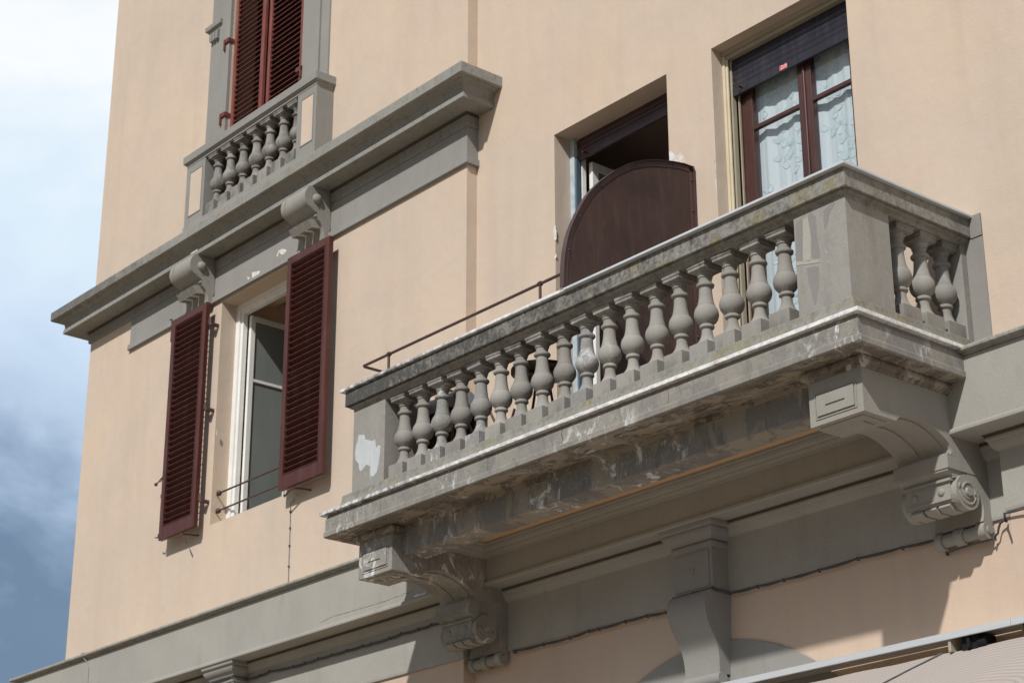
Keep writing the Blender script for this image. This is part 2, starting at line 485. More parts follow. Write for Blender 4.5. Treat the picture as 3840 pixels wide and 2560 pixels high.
# ------------------------------------------------------------------ building
bld = thing('apartment_building', 'peach stuccoed apartment building with grey stone balconies, cornice and string course', 'building', (-4, 0, 0))

LX0, LX1, RX = -11.15, -3.225, 2.955       # left block, step to the recessed middle, right block
YB = -.132                                  # face of the projecting blocks
TOP = 19.0
def wall_with_holes(bm, x0, x1, z0, z1, y, holes, depth):
    xs = sorted({x0, x1, *[h[0] for h in holes], *[h[1] for h in holes]})
    zs = sorted({z0, z1, *[h[2] for h in holes], *[h[3] for h in holes]})
    for i in range(len(xs) - 1):
        for k in range(len(zs) - 1):
            cx, cz = (xs[i] + xs[i + 1]) / 2, (zs[k] + zs[k + 1]) / 2
            if any(h[0] < cx < h[1] and h[2] < cz < h[3] for h in holes): continue
            quad(bm, (xs[i], y, zs[k]), (xs[i + 1], y, zs[k]), (xs[i + 1], y, zs[k + 1]), (xs[i], y, zs[k + 1]))
    for h in holes:
        a, b, c, d = h
        quad(bm, (a, y, c), (a, y, d), (a, y + depth, d), (a, y + depth, c))
        quad(bm, (b, y, c), (b, y + depth, c), (b, y + depth, d), (b, y, d))
        quad(bm, (a, y, d), (b, y, d), (b, y + depth, d), (a, y + depth, d))
        quad(bm, (a, y, c), (a, y + depth, c), (b, y + depth, c), (b, y, c))
WL = (-7.886, -6.36, 7.925, 10.672)
WU = (-7.98, -6.32, 11.62, 15.4)
WD = (-2.02, -.44, 6.80, 10.602)
WR = (.139, 1.72, 6.80, 10.611)
bm = mb()
wall_with_holes(bm, LX0, LX1, 6.6, TOP, YB, [WL, WU], .34)
quad(bm, (LX1, YB, 6.6), (LX1, 0.02, 6.6), (LX1, 0.02, TOP), (LX1, YB, TOP))
quad(bm, (LX0, YB, 6.6), (LX0, YB, TOP), (LX0, 9, TOP), (LX0, 9, 6.6))
obj('wall', bm, m_stucco, bld)
bm = mb()
wall_with_holes(bm, LX1, RX, 6.6, TOP, 0, [WD, WR], .34)
obj('wall', bm, m_stucco, bld)
bm = mb()
box(bm, RX, 9, YB, 9, 6.6, TOP)
obj('wall', bm, m_stucco, bld)
bm = mb()
box(bm, -11.62, LX1, YB, .3, 0, 6.6)
box(bm, -11.62, -11.3, .3, 9, 0, 6.6)
box(bm, LX1, RX, 0, .3, 0, 6.599)
box(bm, RX, 9, YB, .3, 0, 6.6)
obj('wall', bm, m_low, bld)
bm = mb()
box(bm, LX0 + .02, 8.9, 8.9, 9.2, 0, TOP); box(bm, 8.9, 9.1, .4, 9.2, 0, TOP)
obj('wall', bm, m_stucco, bld)
bm = mb()
prism(bm, [(-.45, TOP + .002), (9.5, TOP + .002), (4.5, TOP + 1.8)], 'x', LX0 - .4, 9.4)
obj('roof', bm, m_roof, bld)

# ---- upper cornice over the left block
corn = None
o0 = 0
prof = [(-.05, 11.592), (.404, 11.592), (.408, 11.58), (.408, 11.475), (.396, 11.463), (.345, 11.463), (.335, 11.45), (.312, 11.445), (.285, 11.43),
        (.268, 11.40), (.262, 11.37), (.266, 11.345), (.276, 11.332), (.278, 11.283), (.272, 11.279), (.056, 11.280), (.054, 11.305), (.031, 11.305), (.030, 11.268),
        (.028, 11.135), (.024, 11.13), (-.05, 11.13)]
pathU = [(LX0, 7), (LX0, YB), (LX1, YB), (LX1, .03)]
bm = mb(); sweep(bm, pathU, prof)
corn = obj('cornice', bm, m_stone_corn, bld, loc=(-7, 0, 11.13), bev=.004)
bm = mb()
sweep(bm, [(-10.062, .0), (-10.062, YB), (LX1, YB), (LX1, .03)][1:], [(-.03, 11.128), (.017, 11.128), (.017, 10.795), (-.03, 10.795)])
sweep(bm, [(-10.075, YB), (LX1, YB), (LX1, .03)], [(-.03, 10.794), (.020, 10.794), (.024, 10.785), (.040, 10.778), (.042, 10.708), (.036, 10.702), (-.03, 10.702)])
obj('frieze', bm, m_stone, corn, bev=.003)
# flaked spots on cornice and frieze
def sheet(bm, poly, y, th=.0015):
    prism(bm, poly, 'y', y, y - th)
def rough_poly(poly, n=3, a=.006):
    out = []
    for i in range(len(poly)):
        p, q = poly[i], poly[(i + 1) % len(poly)]
        out.append(p)
        for k in range(1, n):
            t = k / n
            out.append((p[0] + (q[0] - p[0]) * t + random.uniform(-a, a), p[1] + (q[1] - p[1]) * t + random.uniform(-a, a)))
    return out
for q, yy, n_, a_ in (([(-7.184, 10.817), (-7.013, 10.782), (-7.028, 10.742), (-7.178, 10.742)], YB - .042, 3, .006),
        ([(-6.715, 10.87), (-6.673, 10.923), (-6.6, 10.92), (-6.506, 10.876), (-6.54, 10.838), (-6.613, 10.852), (-6.662, 10.897), (-6.686, 10.849)], YB - .0175, 2, .004),
        ([(-7.287, 10.794), (-7.217, 10.76), (-7.263, 10.742)], YB - .042, 2, .003), ([(-8.226, 11.345), (-8.055, 11.35), (-8.071, 11.32), (-8.193, 11.327)], YB - .279, 3, .006)):
    bm = mb(); sheet(bm, rough_poly(q, n_, a_), yy)
    obj('paint_flake', bm, m_flake, corn)
# scroll consoles under the cornice
def scroll_bracket(x1, wdt=.48):
    bm = mb()
    P = [(-.10, 11.285), (-.415, 11.285), (-.455, 11.262), (-.484, 11.205), (-.495, 11.13), (-.480, 11.085), (-.455, 11.045), (-.41, 11.012), (-.36, 10.99), (-.335, 10.982),
         (-.322, 10.965), (-.345, 10.955), (-.35, 10.935), (-.325, 10.925), (-.318, 10.90), (-.285, 10.875), (-.255, 10.84), (-.235, 10.79), (-.228, 10.74), (-.222, 10.70), (-.10, 10.70)]
    prism(bm, P, 'x', x1 - wdt, x1)
    # raised bands round the drum
    D = []
    for k in range(15):
        t = R(70 + 170 * k / 14)
        D.append((-.385 + .117 * math.cos(t) , 11.145 + .135 * math.sin(t)))
    D.append((-.30, 11.02)); D.append((-.30, 11.27))
    for a, b in ((x1 - wdt - .001, x1 - wdt + .075), (x1 - .085, x1 + .002)):
        prism(bm, D, 'x', a, b)
    # eye of the volute
    ball(bm, (x1 + .012, -.345, 11.135), .058, (.75, 1, 1))
    ball(bm, (x1 - wdt - .012, -.345, 11.135), .058, (.75, 1, 1))
    # three drops
    for k in range(3):
        a = x1 - wdt + .045 + k * .145
        prism(bm, [(-.24, 10.905), (-.36, 10.912), (-.415, 10.885), (-.36, 10.805), (-.24, 10.825)], 'x', a, a + .095)
    # curved rib on the side
    prism(bm, [(-.30, 11.03), (-.24, 10.96), (-.20, 10.88), (-.165, 10.80), (-.15, 10.87), (-.16, 11.02), (-.19, 11.2), (-.23, 11.262), (-.32, 11.262)], 'x', x1 - .002, x1 + .012)
    return obj('scroll_bracket', bm, m_stone_brR, corn, loc=(x1 - wdt / 2, -.15, 11.0), smooth=38)
scroll_bracket(-5.638); scroll_bracket(-8.056)

# ---- lower string course
prof = [(-.05, 6.79), (.335, 6.772), (.342, 6.762), (.340, 6.742), (.330, 6.738), (.296, 6.738), (.285, 6.725), (.282, 6.715), (.282, 6.208), (.284, 6.203), (.303, 6.198), (.307, 6.185),
        (.306, 6.165), (.296, 6.158), (.112, 6.160), (.110, 6.190), (.094, 6.190), (.092, 6.118), (.080, 6.114), (.078, 6.104), (.070, 6.085), (.056, 6.062), (.040, 6.048), (.026, 6.044), (.024, 5.62), (.020, 5.597), (-.05, 5.597)]
pathL = [(-11.62, 7), (-11.62, YB), (LX1, YB), (LX1, 0), (RX, 0), (RX, YB), (9, YB)]
bm = mb(); sweep(bm, pathL, [(-.05, 6.715)] + prof[7:])
ledge = obj('string_course', bm, m_ledge, bld, loc=(-4, 0, 5.6), bev=.003)
bm = mb(); sweep(bm, pathL, prof[:7] + [(.27, 6.716), (-.05, 6.716)])
obj('drip_cap', bm, m_ledgecap, ledge, bev=.003)
m_grime_shade = mat('crevice_grime_shade', lambda g: g.mix(g.noise(g.pos(), 9, 5), (.07, .06, .05), (.14, .12, .10)), .95, .1)  # dark tone for dirt plus painted crevice shade; cracks share it
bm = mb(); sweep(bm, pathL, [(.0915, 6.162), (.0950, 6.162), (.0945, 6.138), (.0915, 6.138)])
obj('grime_shade_line', bm, m_grime_shade, ledge)  # strip paints dirt and corner shade below the string course soffit
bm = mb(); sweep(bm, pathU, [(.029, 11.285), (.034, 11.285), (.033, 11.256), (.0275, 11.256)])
obj('grime_shade_line', bm, m_grime_shade, corn)  # dirt and painted corner shade under the cornice soffit
# painted shop arch on the lower wall
def arch_poly(cx, cz, r, z0, n=40):
    h = math.acos(max(-1, min(1, (z0 - cz) / r)))
    return [(cx + r * math.sin(-h + 2 * h * k / n), cz + r * math.cos(-h + 2 * h * k / n)) for k in range(n + 1)]
bm = mb(); sheet(bm, arch_poly(-.16, 3.16, 2.06, 3.3), 0, .014)
obj('arch_surround', bm, m_stone, bld, bev=.004)
bm = mb(); sheet(bm, arch_poly(-7.11, 3.16, 2.06, 3.3), YB, .014)
obj('arch_surround', bm, m_stone, bld, bev=.004)
bm = mb(); box(bm, LX1 - .32, LX1 - .0005, YB - .012, YB, 0, 5.55)
# keystone consoles
def keystone(cx, y0):
    bm = mb()
    xl, xr = cx - .2225, cx + .2225
    box(bm, xl, xr, y0, y0 - .205, 5.60, 6.03)
    # cap mouldings
    cap = [(-.01, 6.012), (.016, 6.012), (.020, 6.028), (.030, 6.040), (.050, 6.058), (.066, 6.082), (.068, 6.098), (.060, 6.102), (.062, 6.112), (.082, 6.125), (.086, 6.156), (-.01, 6.156)]
    sweep(bm, [(xl, y0 - .03), (xl, y0 - .205), (xr, y0 - .205), (xr, y0 - .03)], cap)
    sweep(bm, [(xl, y0), (xl, y0 - .205), (xr, y0 - .205), (xr, y0)], [(-.01, 5.950), (.010, 5.950), (.014, 5.962), (.015, 5.992), (.006, 6.004), (-.01, 6.004)])
    # raised field
    box(bm, xl + .035, xr - .035, y0 - .205, y0 - .213, 5.625, 5.925)
    prism(bm, [(cx - .045, 5.79), (cx + .03, 5.79), (cx - .005, 5.745)], 'y', y0 - .2125, y0 - .222)
    # S shaped lower part, tapering
    S = [(0, 5.597), (-.215, 5.597), (-.262, 5.575), (-.292, 5.535), (-.306, 5.485), (-.305, 5.44), (-.292, 5.385), (-.272, 5.33), (-.243, 5.283), (-.214, 5.238), (-.188, 5.196),
         (-.167, 5.154), (-.150, 5.10), (-.142, 5.048), (-.139, 4.98), (-.140, 4.925), (0, 4.925)]
    def tx(z):
        t = (5.6 - z) / .68
        return .2225 - .03 * t
    A = [bm.verts.new((cx - tx(z), y0 + y, z)) for y, z in S]
    B = [bm.verts.new((cx + tx(z), y0 + y, z)) for y, z in S]
    bm.faces.new(A); bm.faces.new(B[::-1])
    for i in range(len(S)):
        k = (i + 1) % len(S)
        bm.faces.new((A[i], B[i], B[k], A[k]))
    lathe(bm, [(.052, -.205), (.052, .205)], (cx, y0 - .115, 4.885), 20, 'x')
    box(bm, cx - .19, cx + .19, y0, y0 - .10, 4.6, 4.9)
    return obj('keystone', bm, m_stone, bld, loc=(cx, y0, 5.2), smooth=32)
keystone(-.128, 0)
keystone(-7.11, YB)

# ---- main balcony
FX0, FX1, FY = -3.47, 2.885, -1.565        # slab faces
bm = mb()
prof = [(-.3, 6.756), (-.016, 6.756), (-.010, 6.735), (0, 6.715), (.0, 6.605), (.004, 6.600), (.010, 6.597), (.010, 6.553), (.0, 6.545), (-.012, 6.543), (-.3, 6.543)]
sweep(bm, [(FX0, .0), (FX0, FY), (FX1, FY), (FX1, .0)], prof)
slab = obj('balcony', bm, m_stone_slab, bld, loc=(-.3, 0, 6.54), bev=.003, label='large balcony with turned stone balusters, marble edge and scroll brackets')
bm = mb()
for a, b in ((-3.212, -2.708), (2.228, 2.722)):
    sweep(bm, [(a, -.28), (a, -1.36), (b, -1.36), (b, -.28)],
          [(-.03, 6.5395), (.034, 6.5395), (.042, 6.53), (.046, 6.512), (.040, 6.493), (.026, 6.482), (.012, 6.476), (.006, 6.462), (-.03, 6.462)])
box(bm, -2.66, 2.18, -1.262, -1.01, 6.50, 6.5395)
box(bm, -3.46, 2.875, -1.553, -.31, 6.541, 6.56)
obj('soffit_moulding', bm, m_stone_soff, slab, smooth=40)
bm = mb(); box(bm, FX0 + .2, FX1 - .2, -1.3, .2, 6.56, 6.74)
obj('slab_core', bm, m_tile, slab)
bm = mb(); box(bm, -2.9, 2.5, -1.02, -.2, 6.5385, 6.5402)
obj('soffit', bm, mat('peach_soffit', stucco((.62, .42, .26)), .9, .15), slab)
# marble edge: slightly worn strips end to end
bm = mb()
xs = [-3.525, -2.45, -1.15, .15, 1.55, 2.92]
for i in range(len(xs) - 1):
    j = .0015 * (i % 2)
    box(bm, xs[i] + .0015, xs[i + 1] - .0015, -1.60 - j, -1.2, 6.758 - j, 6.790 - j)
ys = [-1.195, -.55, -.02]
for i in range(2):
    box(bm, 2.52, 2.918, ys[i] + .0015, ys[i + 1] - .0015, 6.758, 6.789)
    box(bm, -3.523, -3.1, ys[i] + .0015, ys[i + 1] - .0015, 6.758, 6.789)
obj('marble_edge', bm, m_marble, slab, bev=.004)
bm = mb(); box(bm, -3.09, 2.51, -1.19, .33, 6.757, 6.7995)
obj('floor', bm, m_tile, slab)
# plinth under the balusters
bm = mb()
PX0, PX1, PY = -3.32, 2.70, -1.385
pathR = [(PX0, -.0), (PX0, PY), (PX1, PY), (PX1, -.0)]
sweep(bm, pathR, [(-.235, 6.788), (.125, 6.788), (.120, 6.80), (.100, 6.835), (.075, 6.865), (.066, 6.90), (.062, 6.945), (.054, 6.955), (-.225, 6.955)])
obj('plinth', bm, m_stone_pl, slab, bev=.006)
# frieze band + rail + coping
bm = mb()
sweep(bm, pathR, [(-.225, 7.757), (.0, 7.757), (.002, 7.785), (.012, 7.790), (.030, 7.797), (.034, 7.806), (.034, 7.812), (-.245, 7.812)])
obj('rail_band', bm, m_stone_side, slab, bev=.003)
bm = mb()
sweep(bm, [(PX0, -.0), (PX0, PY), (PX1 - .02, PY)], [(-.28, 7.814), (.060, 7.814), (.062, 7.82), (.061, 7.955), (.057, 7.962), (-.28, 7.962)])
obj('handrail', bm, m_stone_rail, slab, bev=.005)
bm = mb()
# return of the rail on the right, cleaner stone
prism(bm, [(PX1 - .28, PY + .3), (PX1 - .28, -.0), (PX1 + .061, -.0), (PX1 + .061, PY - .0612), (PX1 - .0195, PY - .0612), (PX1 - .0195, PY + .3)], 'z', 7.8138, 7.9621)
obj('handrail', bm, m_stone_side, slab, bev=.005)
bm = mb()
box(bm, -.24, 2.795, -1.487, -1.075, 7.9635, 7.985)
box(bm, 2.45, 2.794, -1.073, -.012, 7.9635, 7.985)
obj('coping', bm, m_slate, slab, bev=.003)
bm = mb()
box(bm, -3.435, -.243, -1.475, -1.08, 7.9635, 7.992)
box(bm, -3.434, -3.09, -1.078, -.012, 7.9635, 7.992)
obj('coping', bm, m_marble, slab, bev=.006)
# piers
def pier(x0, x1, y0, y1, m=m_pier):
    bm = mb(); box(bm, x0, x1, y0, y1, 6.953, 7.760)
    return obj('pier', bm, m, slab, loc=((x0 + x1) / 2, (y0 + y1) / 2, 6.955), bev=.004)
pR = pier(2.205, PX1, PY, -.905)
pL = pier(PX0, -2.83, PY, -.905)
pier(2.46, PX1, -.075, .001)
pier(PX0, -3.08, -.075, .001)
bm = mb(); box(bm, 2.7015, 2.865, -.014, .0, 6.79, 7.80); box(bm, 2.7625, 2.865, -.022, 0, 7.802, 7.985)
obj('wall_respond', bm, m_stone, slab, bev=.003)
bm = mb()
sheet(bm, rough_poly([(-3.231, 7.518), (-3.139, 7.492), (-3.124, 7.444), (-3.092, 7.433), (-3.018, 7.4), (-2.974, 7.408), (-2.952, 7.311), (-2.931, 7.333), (-2.882, 7.326), (-2.888, 7.25), (-2.903, 7.188),
    (-2.914, 7.135), (-2.93, 7.084), (-2.965, 7.062), (-2.995, 7.056), (-3.036, 7.066), (-3.035, 7.16), (-3.1, 7.195), (-3.152, 7.161), (-3.188, 7.151), (-3.207, 7.169), (-3.219, 7.233), (-3.271, 7.28),
    (-3.283, 7.339), (-3.276, 7.394), (-3.264, 7.436), (-3.242, 7.458)], 2, .004), PY)
obj('bare_patch', bm, m_patch, slab, label='peeled patch of white plaster on the left pier')
bm = mb()
for q in ([(2.234, 7.73), (2.282, 7.731), (2.299, 7.71), (2.281, 7.572), (2.272, 7.403), (2.207, 7.407)],
          [(2.349, 7.746), (2.393, 7.742), (2.419, 7.709), (2.42, 7.583), (2.44, 7.428), (2.436, 7.371), (2.379, 7.378), (2.358, 7.427), (2.37, 7.541), (2.359, 7.635), (2.345, 7.693)],
          [(2.5, 7.722), (2.552, 7.75), (2.609, 7.744), (2.554, 7.684), (2.501, 7.566), (2.49, 7.647)],
          [(2.30, 7.335), (2.42, 7.31), (2.41, 7.15), (2.36, 7.02), (2.33, 7.16)]):
    sheet(bm, rough_poly(q, 3, .004), PY, .0012)
obj('paint_patch', bm, m_pdark, slab, label='darker grey unpainted streaks on the corner pier')
bm = mb()
for q in ([(2.209, 7.418), (2.276, 7.398), (2.355, 7.38), (2.422, 7.366), (2.427, 7.338), (2.206, 7.386)],
          [(2.297, 7.722), (2.345, 7.729), (2.36, 7.634), (2.367, 7.542), (2.355, 7.427), (2.355, 7.381), (2.277, 7.397)]):
    sheet(bm, rough_poly(q, 3, .003), PY - .0014, .0012)
obj('paint_patch', bm, m_plight, slab, label='lighter paint strokes on the corner pier')

# balusters
BP = [(.092, 7.098), (.090, 7.106), (.078, 7.118), (.062, 7.140), (.050, 7.168), (.043, 7.200), (.042, 7.232), (.050, 7.238), (.058, 7.243), (.060, 7.252), (.057, 7.262), (.050, 7.268), (.060, 7.279),
      (.078, 7.296), (.091, 7.318), (.0975, 7.345), (.096, 7.370), (.089, 7.393), (.078, 7.412), (.0715, 7.420), (.0715, 7.428), (.067, 7.432), (.0655, 7.440), (.060, 7.462), (.055, 7.495), (.0515, 7.535), (.050, 7.577),
      (.056, 7.579), (.067, 7.584), (.071, 7.593), (.070, 7.602), (.063, 7.609), (.052, 7.613), (.051, 7.640), (.0515, 7.652), (.058, 7.655), (.059, 7.661), (.0575, 7.666), (.062, 7.676), (.069, 7.684), (.0715, 7.690), (.0705, 7.696)]
def baluster_bm():
    bm = mb()
    lathe(bm, BP, (0, 0, 0), 36)
    box(bm, -.1, .1, -.1, .1, 6.950, 7.100)
    # chamfered abacus in two steps
    def sq(h, z): return [(-h, -h, z), (h, -h, z), (h, h, z), (-h, h, z)]
    rings = [[bm.verts.new(p) for p in sq(h, z)] for h, z in ((.070, 7.693), (.094, 7.708), (.094, 7.730), (.100, 7.734), (.101, 7.762))]
    bm.faces.new(rings[0][::-1]); bm.faces.new(rings[-1])
    for i in range(4):
        for k in range(4):
            bm.faces.new((rings[i][k], rings[i][(k + 1) % 4], rings[i + 1][(k + 1) % 4], rings[i + 1][k]))
    bmesh.ops.translate(bm, verts=bm.verts[:], vec=(0, 0, -6.955))
    return bm
bal = obj('baluster', baluster_bm(), m_stone_bal, slab, smooth=34)
m_bal_st = mat('bare_baluster_stone', stone((.27, .265, .255), dirt=.6, white=.6, cool=1.0, black=.2), .85, .25)
off = Vector(slab.location) + Vector(bld.location)
def place_bal(o, x, y, z):
    o.location = Vector((x, y, z)) - off
spots = [(-2.672 + .2747 * k, -1.272) for k in range(18)]
spots += [(2.588, -.69), (2.588, -.43), (2.588, -.17), (-3.20, -.69), (-3.20, -.43), (-3.20, -.17)]
for i, (x, y) in enumerate(spots):
    o = bal if i == 0 else bal.copy()
    if i:
        COL.objects.link(o); o.parent = slab
    place_bal(o, x, y, 6.955)
    o.rotation_euler = (random.uniform(-.010, .010), random.uniform(-.010, .010), random.uniform(-.035, .035))
    o.scale = (random.uniform(.975, 1.02), random.uniform(.975, 1.02), 1)
    if i in (2, 9, 4):
        o.data = o.data.copy(); o.data.materials[0] = m_bal_st
        o['label'] = 'bare, stained baluster that has lost its paint'

# beam between the brackets
bm = mb(); box(bm, -2.715, 2.235, -1.25, -1.0, 6.285, 6.539)
obj('beam', bm, m_stone_beam, slab, bev=.005)
# crown moulding under the balcony soffit
bm = mb()
sweep(bm, [(-2.709, -.99), (-2.709, -.283), (2.229, -.283), (2.229, -.99)],
      [(-.012, 6.41), (.012, 6.415), (.016, 6.43), (.030, 6.445), (.040, 6.45), (.042, 6.462), (.055, 6.466), (.070, 6.478), (.078, 6.497), (.080, 6.512), (.090, 6.516), (.092, 6.537), (-.012, 6.537)])
obj('crown_moulding', bm, m_ledge, slab, bev=.002)

# big scroll brackets
def bracket(x0, x1, m, label):
    bm = mb()
    P = [(-.0015, 6.47), (-1.36, 6.47), (-1.36, 6.137), (-1.02, 6.137), (-1.012, 6.150), (-.985, 6.172), (-.93, 6.196), (-.868, 6.210), (-.79, 6.213), (-.70, 6.205), (-.62, 6.184), (-.54, 6.149),
         (-.48, 6.118), (-.448, 6.092), (-.430, 6.062), (-.428, 6.035), (-.44, 6.012), (-.10, 5.993), (-.0015, 5.993)]
    prism(bm, P, 'x', x0, x1)
    # raised flank arcs on the underside
    for a, b in ((x0 + .07, x0 + .20), (x1 - .20, x1 - .07)):
        Q = [(y, z - .012) for y, z in P[5:16]] + [(y, z + .03) for y, z in P[5:16][::-1]]
        prism(bm, Q, 'x', a, b)
    # block
    box(bm, x0 - .0015, x1 + .0015, -.484, -.0, 5.910, 6.006)
    box(bm, x0 + .002, x1 - .002, -.475, -.0, 6.004, 6.02)
    # cavetto below the block
    prism(bm, [(-.0, 5.911), (-.478, 5.911), (-.474, 5.893), (-.455, 5.885), (-.43, 5.874), (-.418, 5.86), (-.418, 5.85), (-.0, 5.85)], 'x', x0 + .012, x1 - .012)
    box(bm, x0 + .028, x1 - .028, -.438, -.1, 5.832, 5.851)
    # panel with two bosses
    box(bm, x0 + .045, x1 - .045, -.418, -.2, 5.69, 5.833)
    for q in (.125, .365):
        ball(bm, (x0 + q, -.419, 5.765), .030, (1, .55, 1))
    for z in (5.702, 5.687):  # two thin fillets
        box(bm, x0 + .04, x1 - .04, -.430 + (5.702 - z), -.2, z - .006, z + .005)
    # dentil drops
    for k in range(3):
        a = x0 + .075 + k * .125
        prism(bm, [(-.25, 5.682), (-.40, 5.682), (-.418, 5.655), (-.375, 5.630), (-.25, 5.632)], 'x', a, a + .10)
    # drum of the scroll
    def drum(cx0, cx1, cy, cz, r, seg=36):
        lathe(bm, [(r, cx0), (r, cx1)], (0, cy, cz), seg, 'x')
    drum(x0 + .03, x1 - .03, -.285, 5.762, .118)
    drum(x0 - .005, x0 + .06, -.285, 5.762, .130); drum(x1 - .06, x1 + .005, -.285, 5.762, .130)
    for s, e in ((1, x1 + .005), (-1, x0 - .005)):
        # spiral relief on the drum end
        pts = []
        for k in range(40):
            t = k / 39 * R(620)
            rr = .105 - .072 * k / 39
            pts.append((e, -.285 + rr * math.cos(t + R(150)) * 1.0, 5.762 + rr * math.sin(t + R(150))))
        tube(bm, pts, .009, 6)
        lathe(bm, [(.034, min(0, s * .02)), (.030, max(0, s * .02))], (e, -.285, 5.762), 18, 'x')
    # neck to the wall
    prism(bm, [(-.0, 5.99), (-.30, 5.99), (-.26, 5.88), (-.155, 5.80), (-.125, 5.74), (-.108, 5.70), (-.110, 5.63), (-.125, 5.58), (-.0, 5.58)], 'x', x0 + .05, x1 - .003)
    # small scroll at the foot
    drum(x0 + .06, x1 - .02, -.070, 5.525, .050)
    for a, b in ((x0 + .045, x0 + .10), (x0 + .21, x0 + .29), (x1 - .075, x1 - .0)):
        drum(a, b, -.070, 5.525, .066)
    drum(x1 - .001, x1 + .012, -.070, 5.525, .030, 18)
    # sunk field of the front face, slot, and field on the underside
    for (a, b, c, d) in ((x0 + .055, x1 - .055, 6.365, 6.372), (x0 + .055, x1 - .055, 6.178, 6.187), (x0 + .055, x0 + .062, 6.187, 6.365), (x1 - .062, x1 - .055, 6.187, 6.365)):
        box(bm, a, b, -1.366, -1.35, c, d)
    box(bm, x0 + .075, x1 - .075, -1.371, -1.35, 6.200, 6.352)
    prism(bm, [(x0 + .16, 6.268), (x0 + .17, 6.296), (x0 + .32, 6.296), (x0 + .335, 6.268)], 'y', -1.366, -1.380)
    box(bm, x0 + .055, x1 - .055, -1.31, -1.06, 6.130, 6.14)
    prism(bm, [(-1.24, 6.131), (-1.20, 6.118), (-1.12, 6.118), (-1.08, 6.131)], 'x', x0 + .13, x1 - .13)
    return obj('bracket', bm, m, slab, loc=((x0 + x1) / 2, 0, 6), smooth=36, label=label)
bracket(2.23, 2.72, m_stone_brR, 'clean grey bracket under the near corner')
bracket(-3.21, -2.71, m_stone_br, 'white stained bracket under the far corner')

# hairline cracks and joints
random.seed(11)
def crack(pts, y, wd, parent, depth=.0012):
    q = []
    for i in range(len(pts) - 1):
        for s_ in range(5):
            u = s_ / 5
            q.append((pts[i][0] + (pts[i + 1][0] - pts[i][0]) * u + random.uniform(-.003, .003), pts[i][1] + (pts[i + 1][1] - pts[i][1]) * u + random.uniform(-.003, .003)))
    q.append(pts[-1])
    bm = mb(); up = []; dn = []
    for i, p in enumerate(q):
        a, b = q[max(0, i - 1)], q[min(len(q) - 1, i + 1)]
        d = Vector((b[0] - a[0], b[1] - a[1])).normalized()
        w_ = wd * random.uniform(.35, 1.0) / 2
        up.append(bm.verts.new((p[0] - d.y * w_, y, p[1] + d.x * w_))); dn.append(bm.verts.new((p[0] + d.y * w_, y, p[1] - d.x * w_)))
    for i in range(len(q) - 1):
        bm.faces.new((up[i], up[i + 1], dn[i + 1], dn[i]))
    obj('crack', bm, m_grime_shade, parent)
crack([(-.173, 6.735), (-.190, 6.690), (-.179, 6.645), (-.189, 6.606)], FY - .0012, .010, slab)
crack([(-1.118, 6.735), (-1.12, 6.663), (-1.117, 6.606)], FY - .0012, .006, slab)
crack([(1.02, 6.735), (1.03, 6.66), (1.018, 6.606)], FY - .0012, .006, slab)
crack([(-2.62, 6.735), (-2.61, 6.606)], FY - .0012, .006, slab)
crack([(-3.634, 6.282), (-3.713, 6.27), (-3.785, 6.284), (-3.819, 6.264), (-3.918, 6.272), (-4.044, 6.264), (-4.135, 6.265), (-4.299, 6.263), (-4.486, 6.271), (-4.693, 6.27), (-4.942, 6.278), (-5.175, 6.258)], YB - .2835, .004, ledge)
for x in (-1.9, .9):
    crack([(x, 7.955), (x + .01, 7.90), (x - .006, 7.82)], PY - .0632, .006, slab)
for x, z0_, z1_ in ((-9.4, 11.585, 11.475), (-6.9, 11.585, 11.475), (-4.6, 11.585, 11.475)):
    crack([(x, z0_), (x + .006, (z0_ + z1_) / 2), (x, z1_)], YB - .4088, .006, corn)
bm = mb(); sheet(bm, rough_poly([(-3.65, 6.215), (-3.563, 6.235), (-3.493, 6.222), (-3.423, 6.230), (-3.45, 6.213), (-3.56, 6.211)], 3, .006), YB - .283)
obj('paint_flake', bm, m_flake, ledge)

# ---- balconette above the cornice
bm = mb()
sweep(bm, [(-8.50, YB), (-8.50, -.37), (-5.685, -.37), (-5.685, YB)], [(-.2, 11.5925), (.045, 11.5925), (.042, 11.62), (.012, 11.64), (.008, 11.79), (-.2, 11.79)])
bt = obj('balconette', bm, m_stone, bld, loc=(-7.1, -.13, 11.6), bev=.004, label='small shallow balcony with seven balusters above the cornice')
bm = mb()
sweep(bm, [(-8.50, YB), (-8.50, -.37), (-5.685, -.37), (-5.685, YB)], [(-.22, 12.60), (.004, 12.60), (.006, 12.628), (.022, 12.638), (.034, 12.650), (.040, 12.652), (.042, 12.748), (.038, 12.752), (-.22, 12.752)])
obj('handrail', bm, m_stone, bt, bev=.004)
for x0, x1 in ((-8.50, -8.075), (-6.065, -5.685)):
    bm = mb(); box(bm, x0, x1, -.37, YB, 11.788, 12.603)
    # proud frame round the peach field
    obj('pedestal', bm, m_stone, bt, bev=.003)
    bm = mb(); box(bm, x0 + .095, x1 - .075 + .02, -.3715, -.36, 11.91, 12.50)
    obj('inset_panel', bm, m_stucco, bt)
    bm = mb()
    for (a, b, c, d) in ((x0 + .085, x0 + .096, 11.90, 12.51), (x1 - .056, x1 - .045, 11.90, 12.51), (x0 + .096, x1 - .056, 11.90, 11.911), (x0 + .096, x1 - .056, 12.499, 12.51)):
        box(bm, a, b, -.377, -.365, c, d)
    obj('panel_frame', bm, m_stone, bt)
off2 = Vector(bt.location) + Vector(bld.location)
for k in range(7):
    o = bal.copy(); COL.objects.link(o); o.parent = bt
    o.location = Vector((-7.926 + .287 * k, -.262, 11.798)) - off2
    o.rotation_euler = (0, 0, random.uniform(-.02, .02))

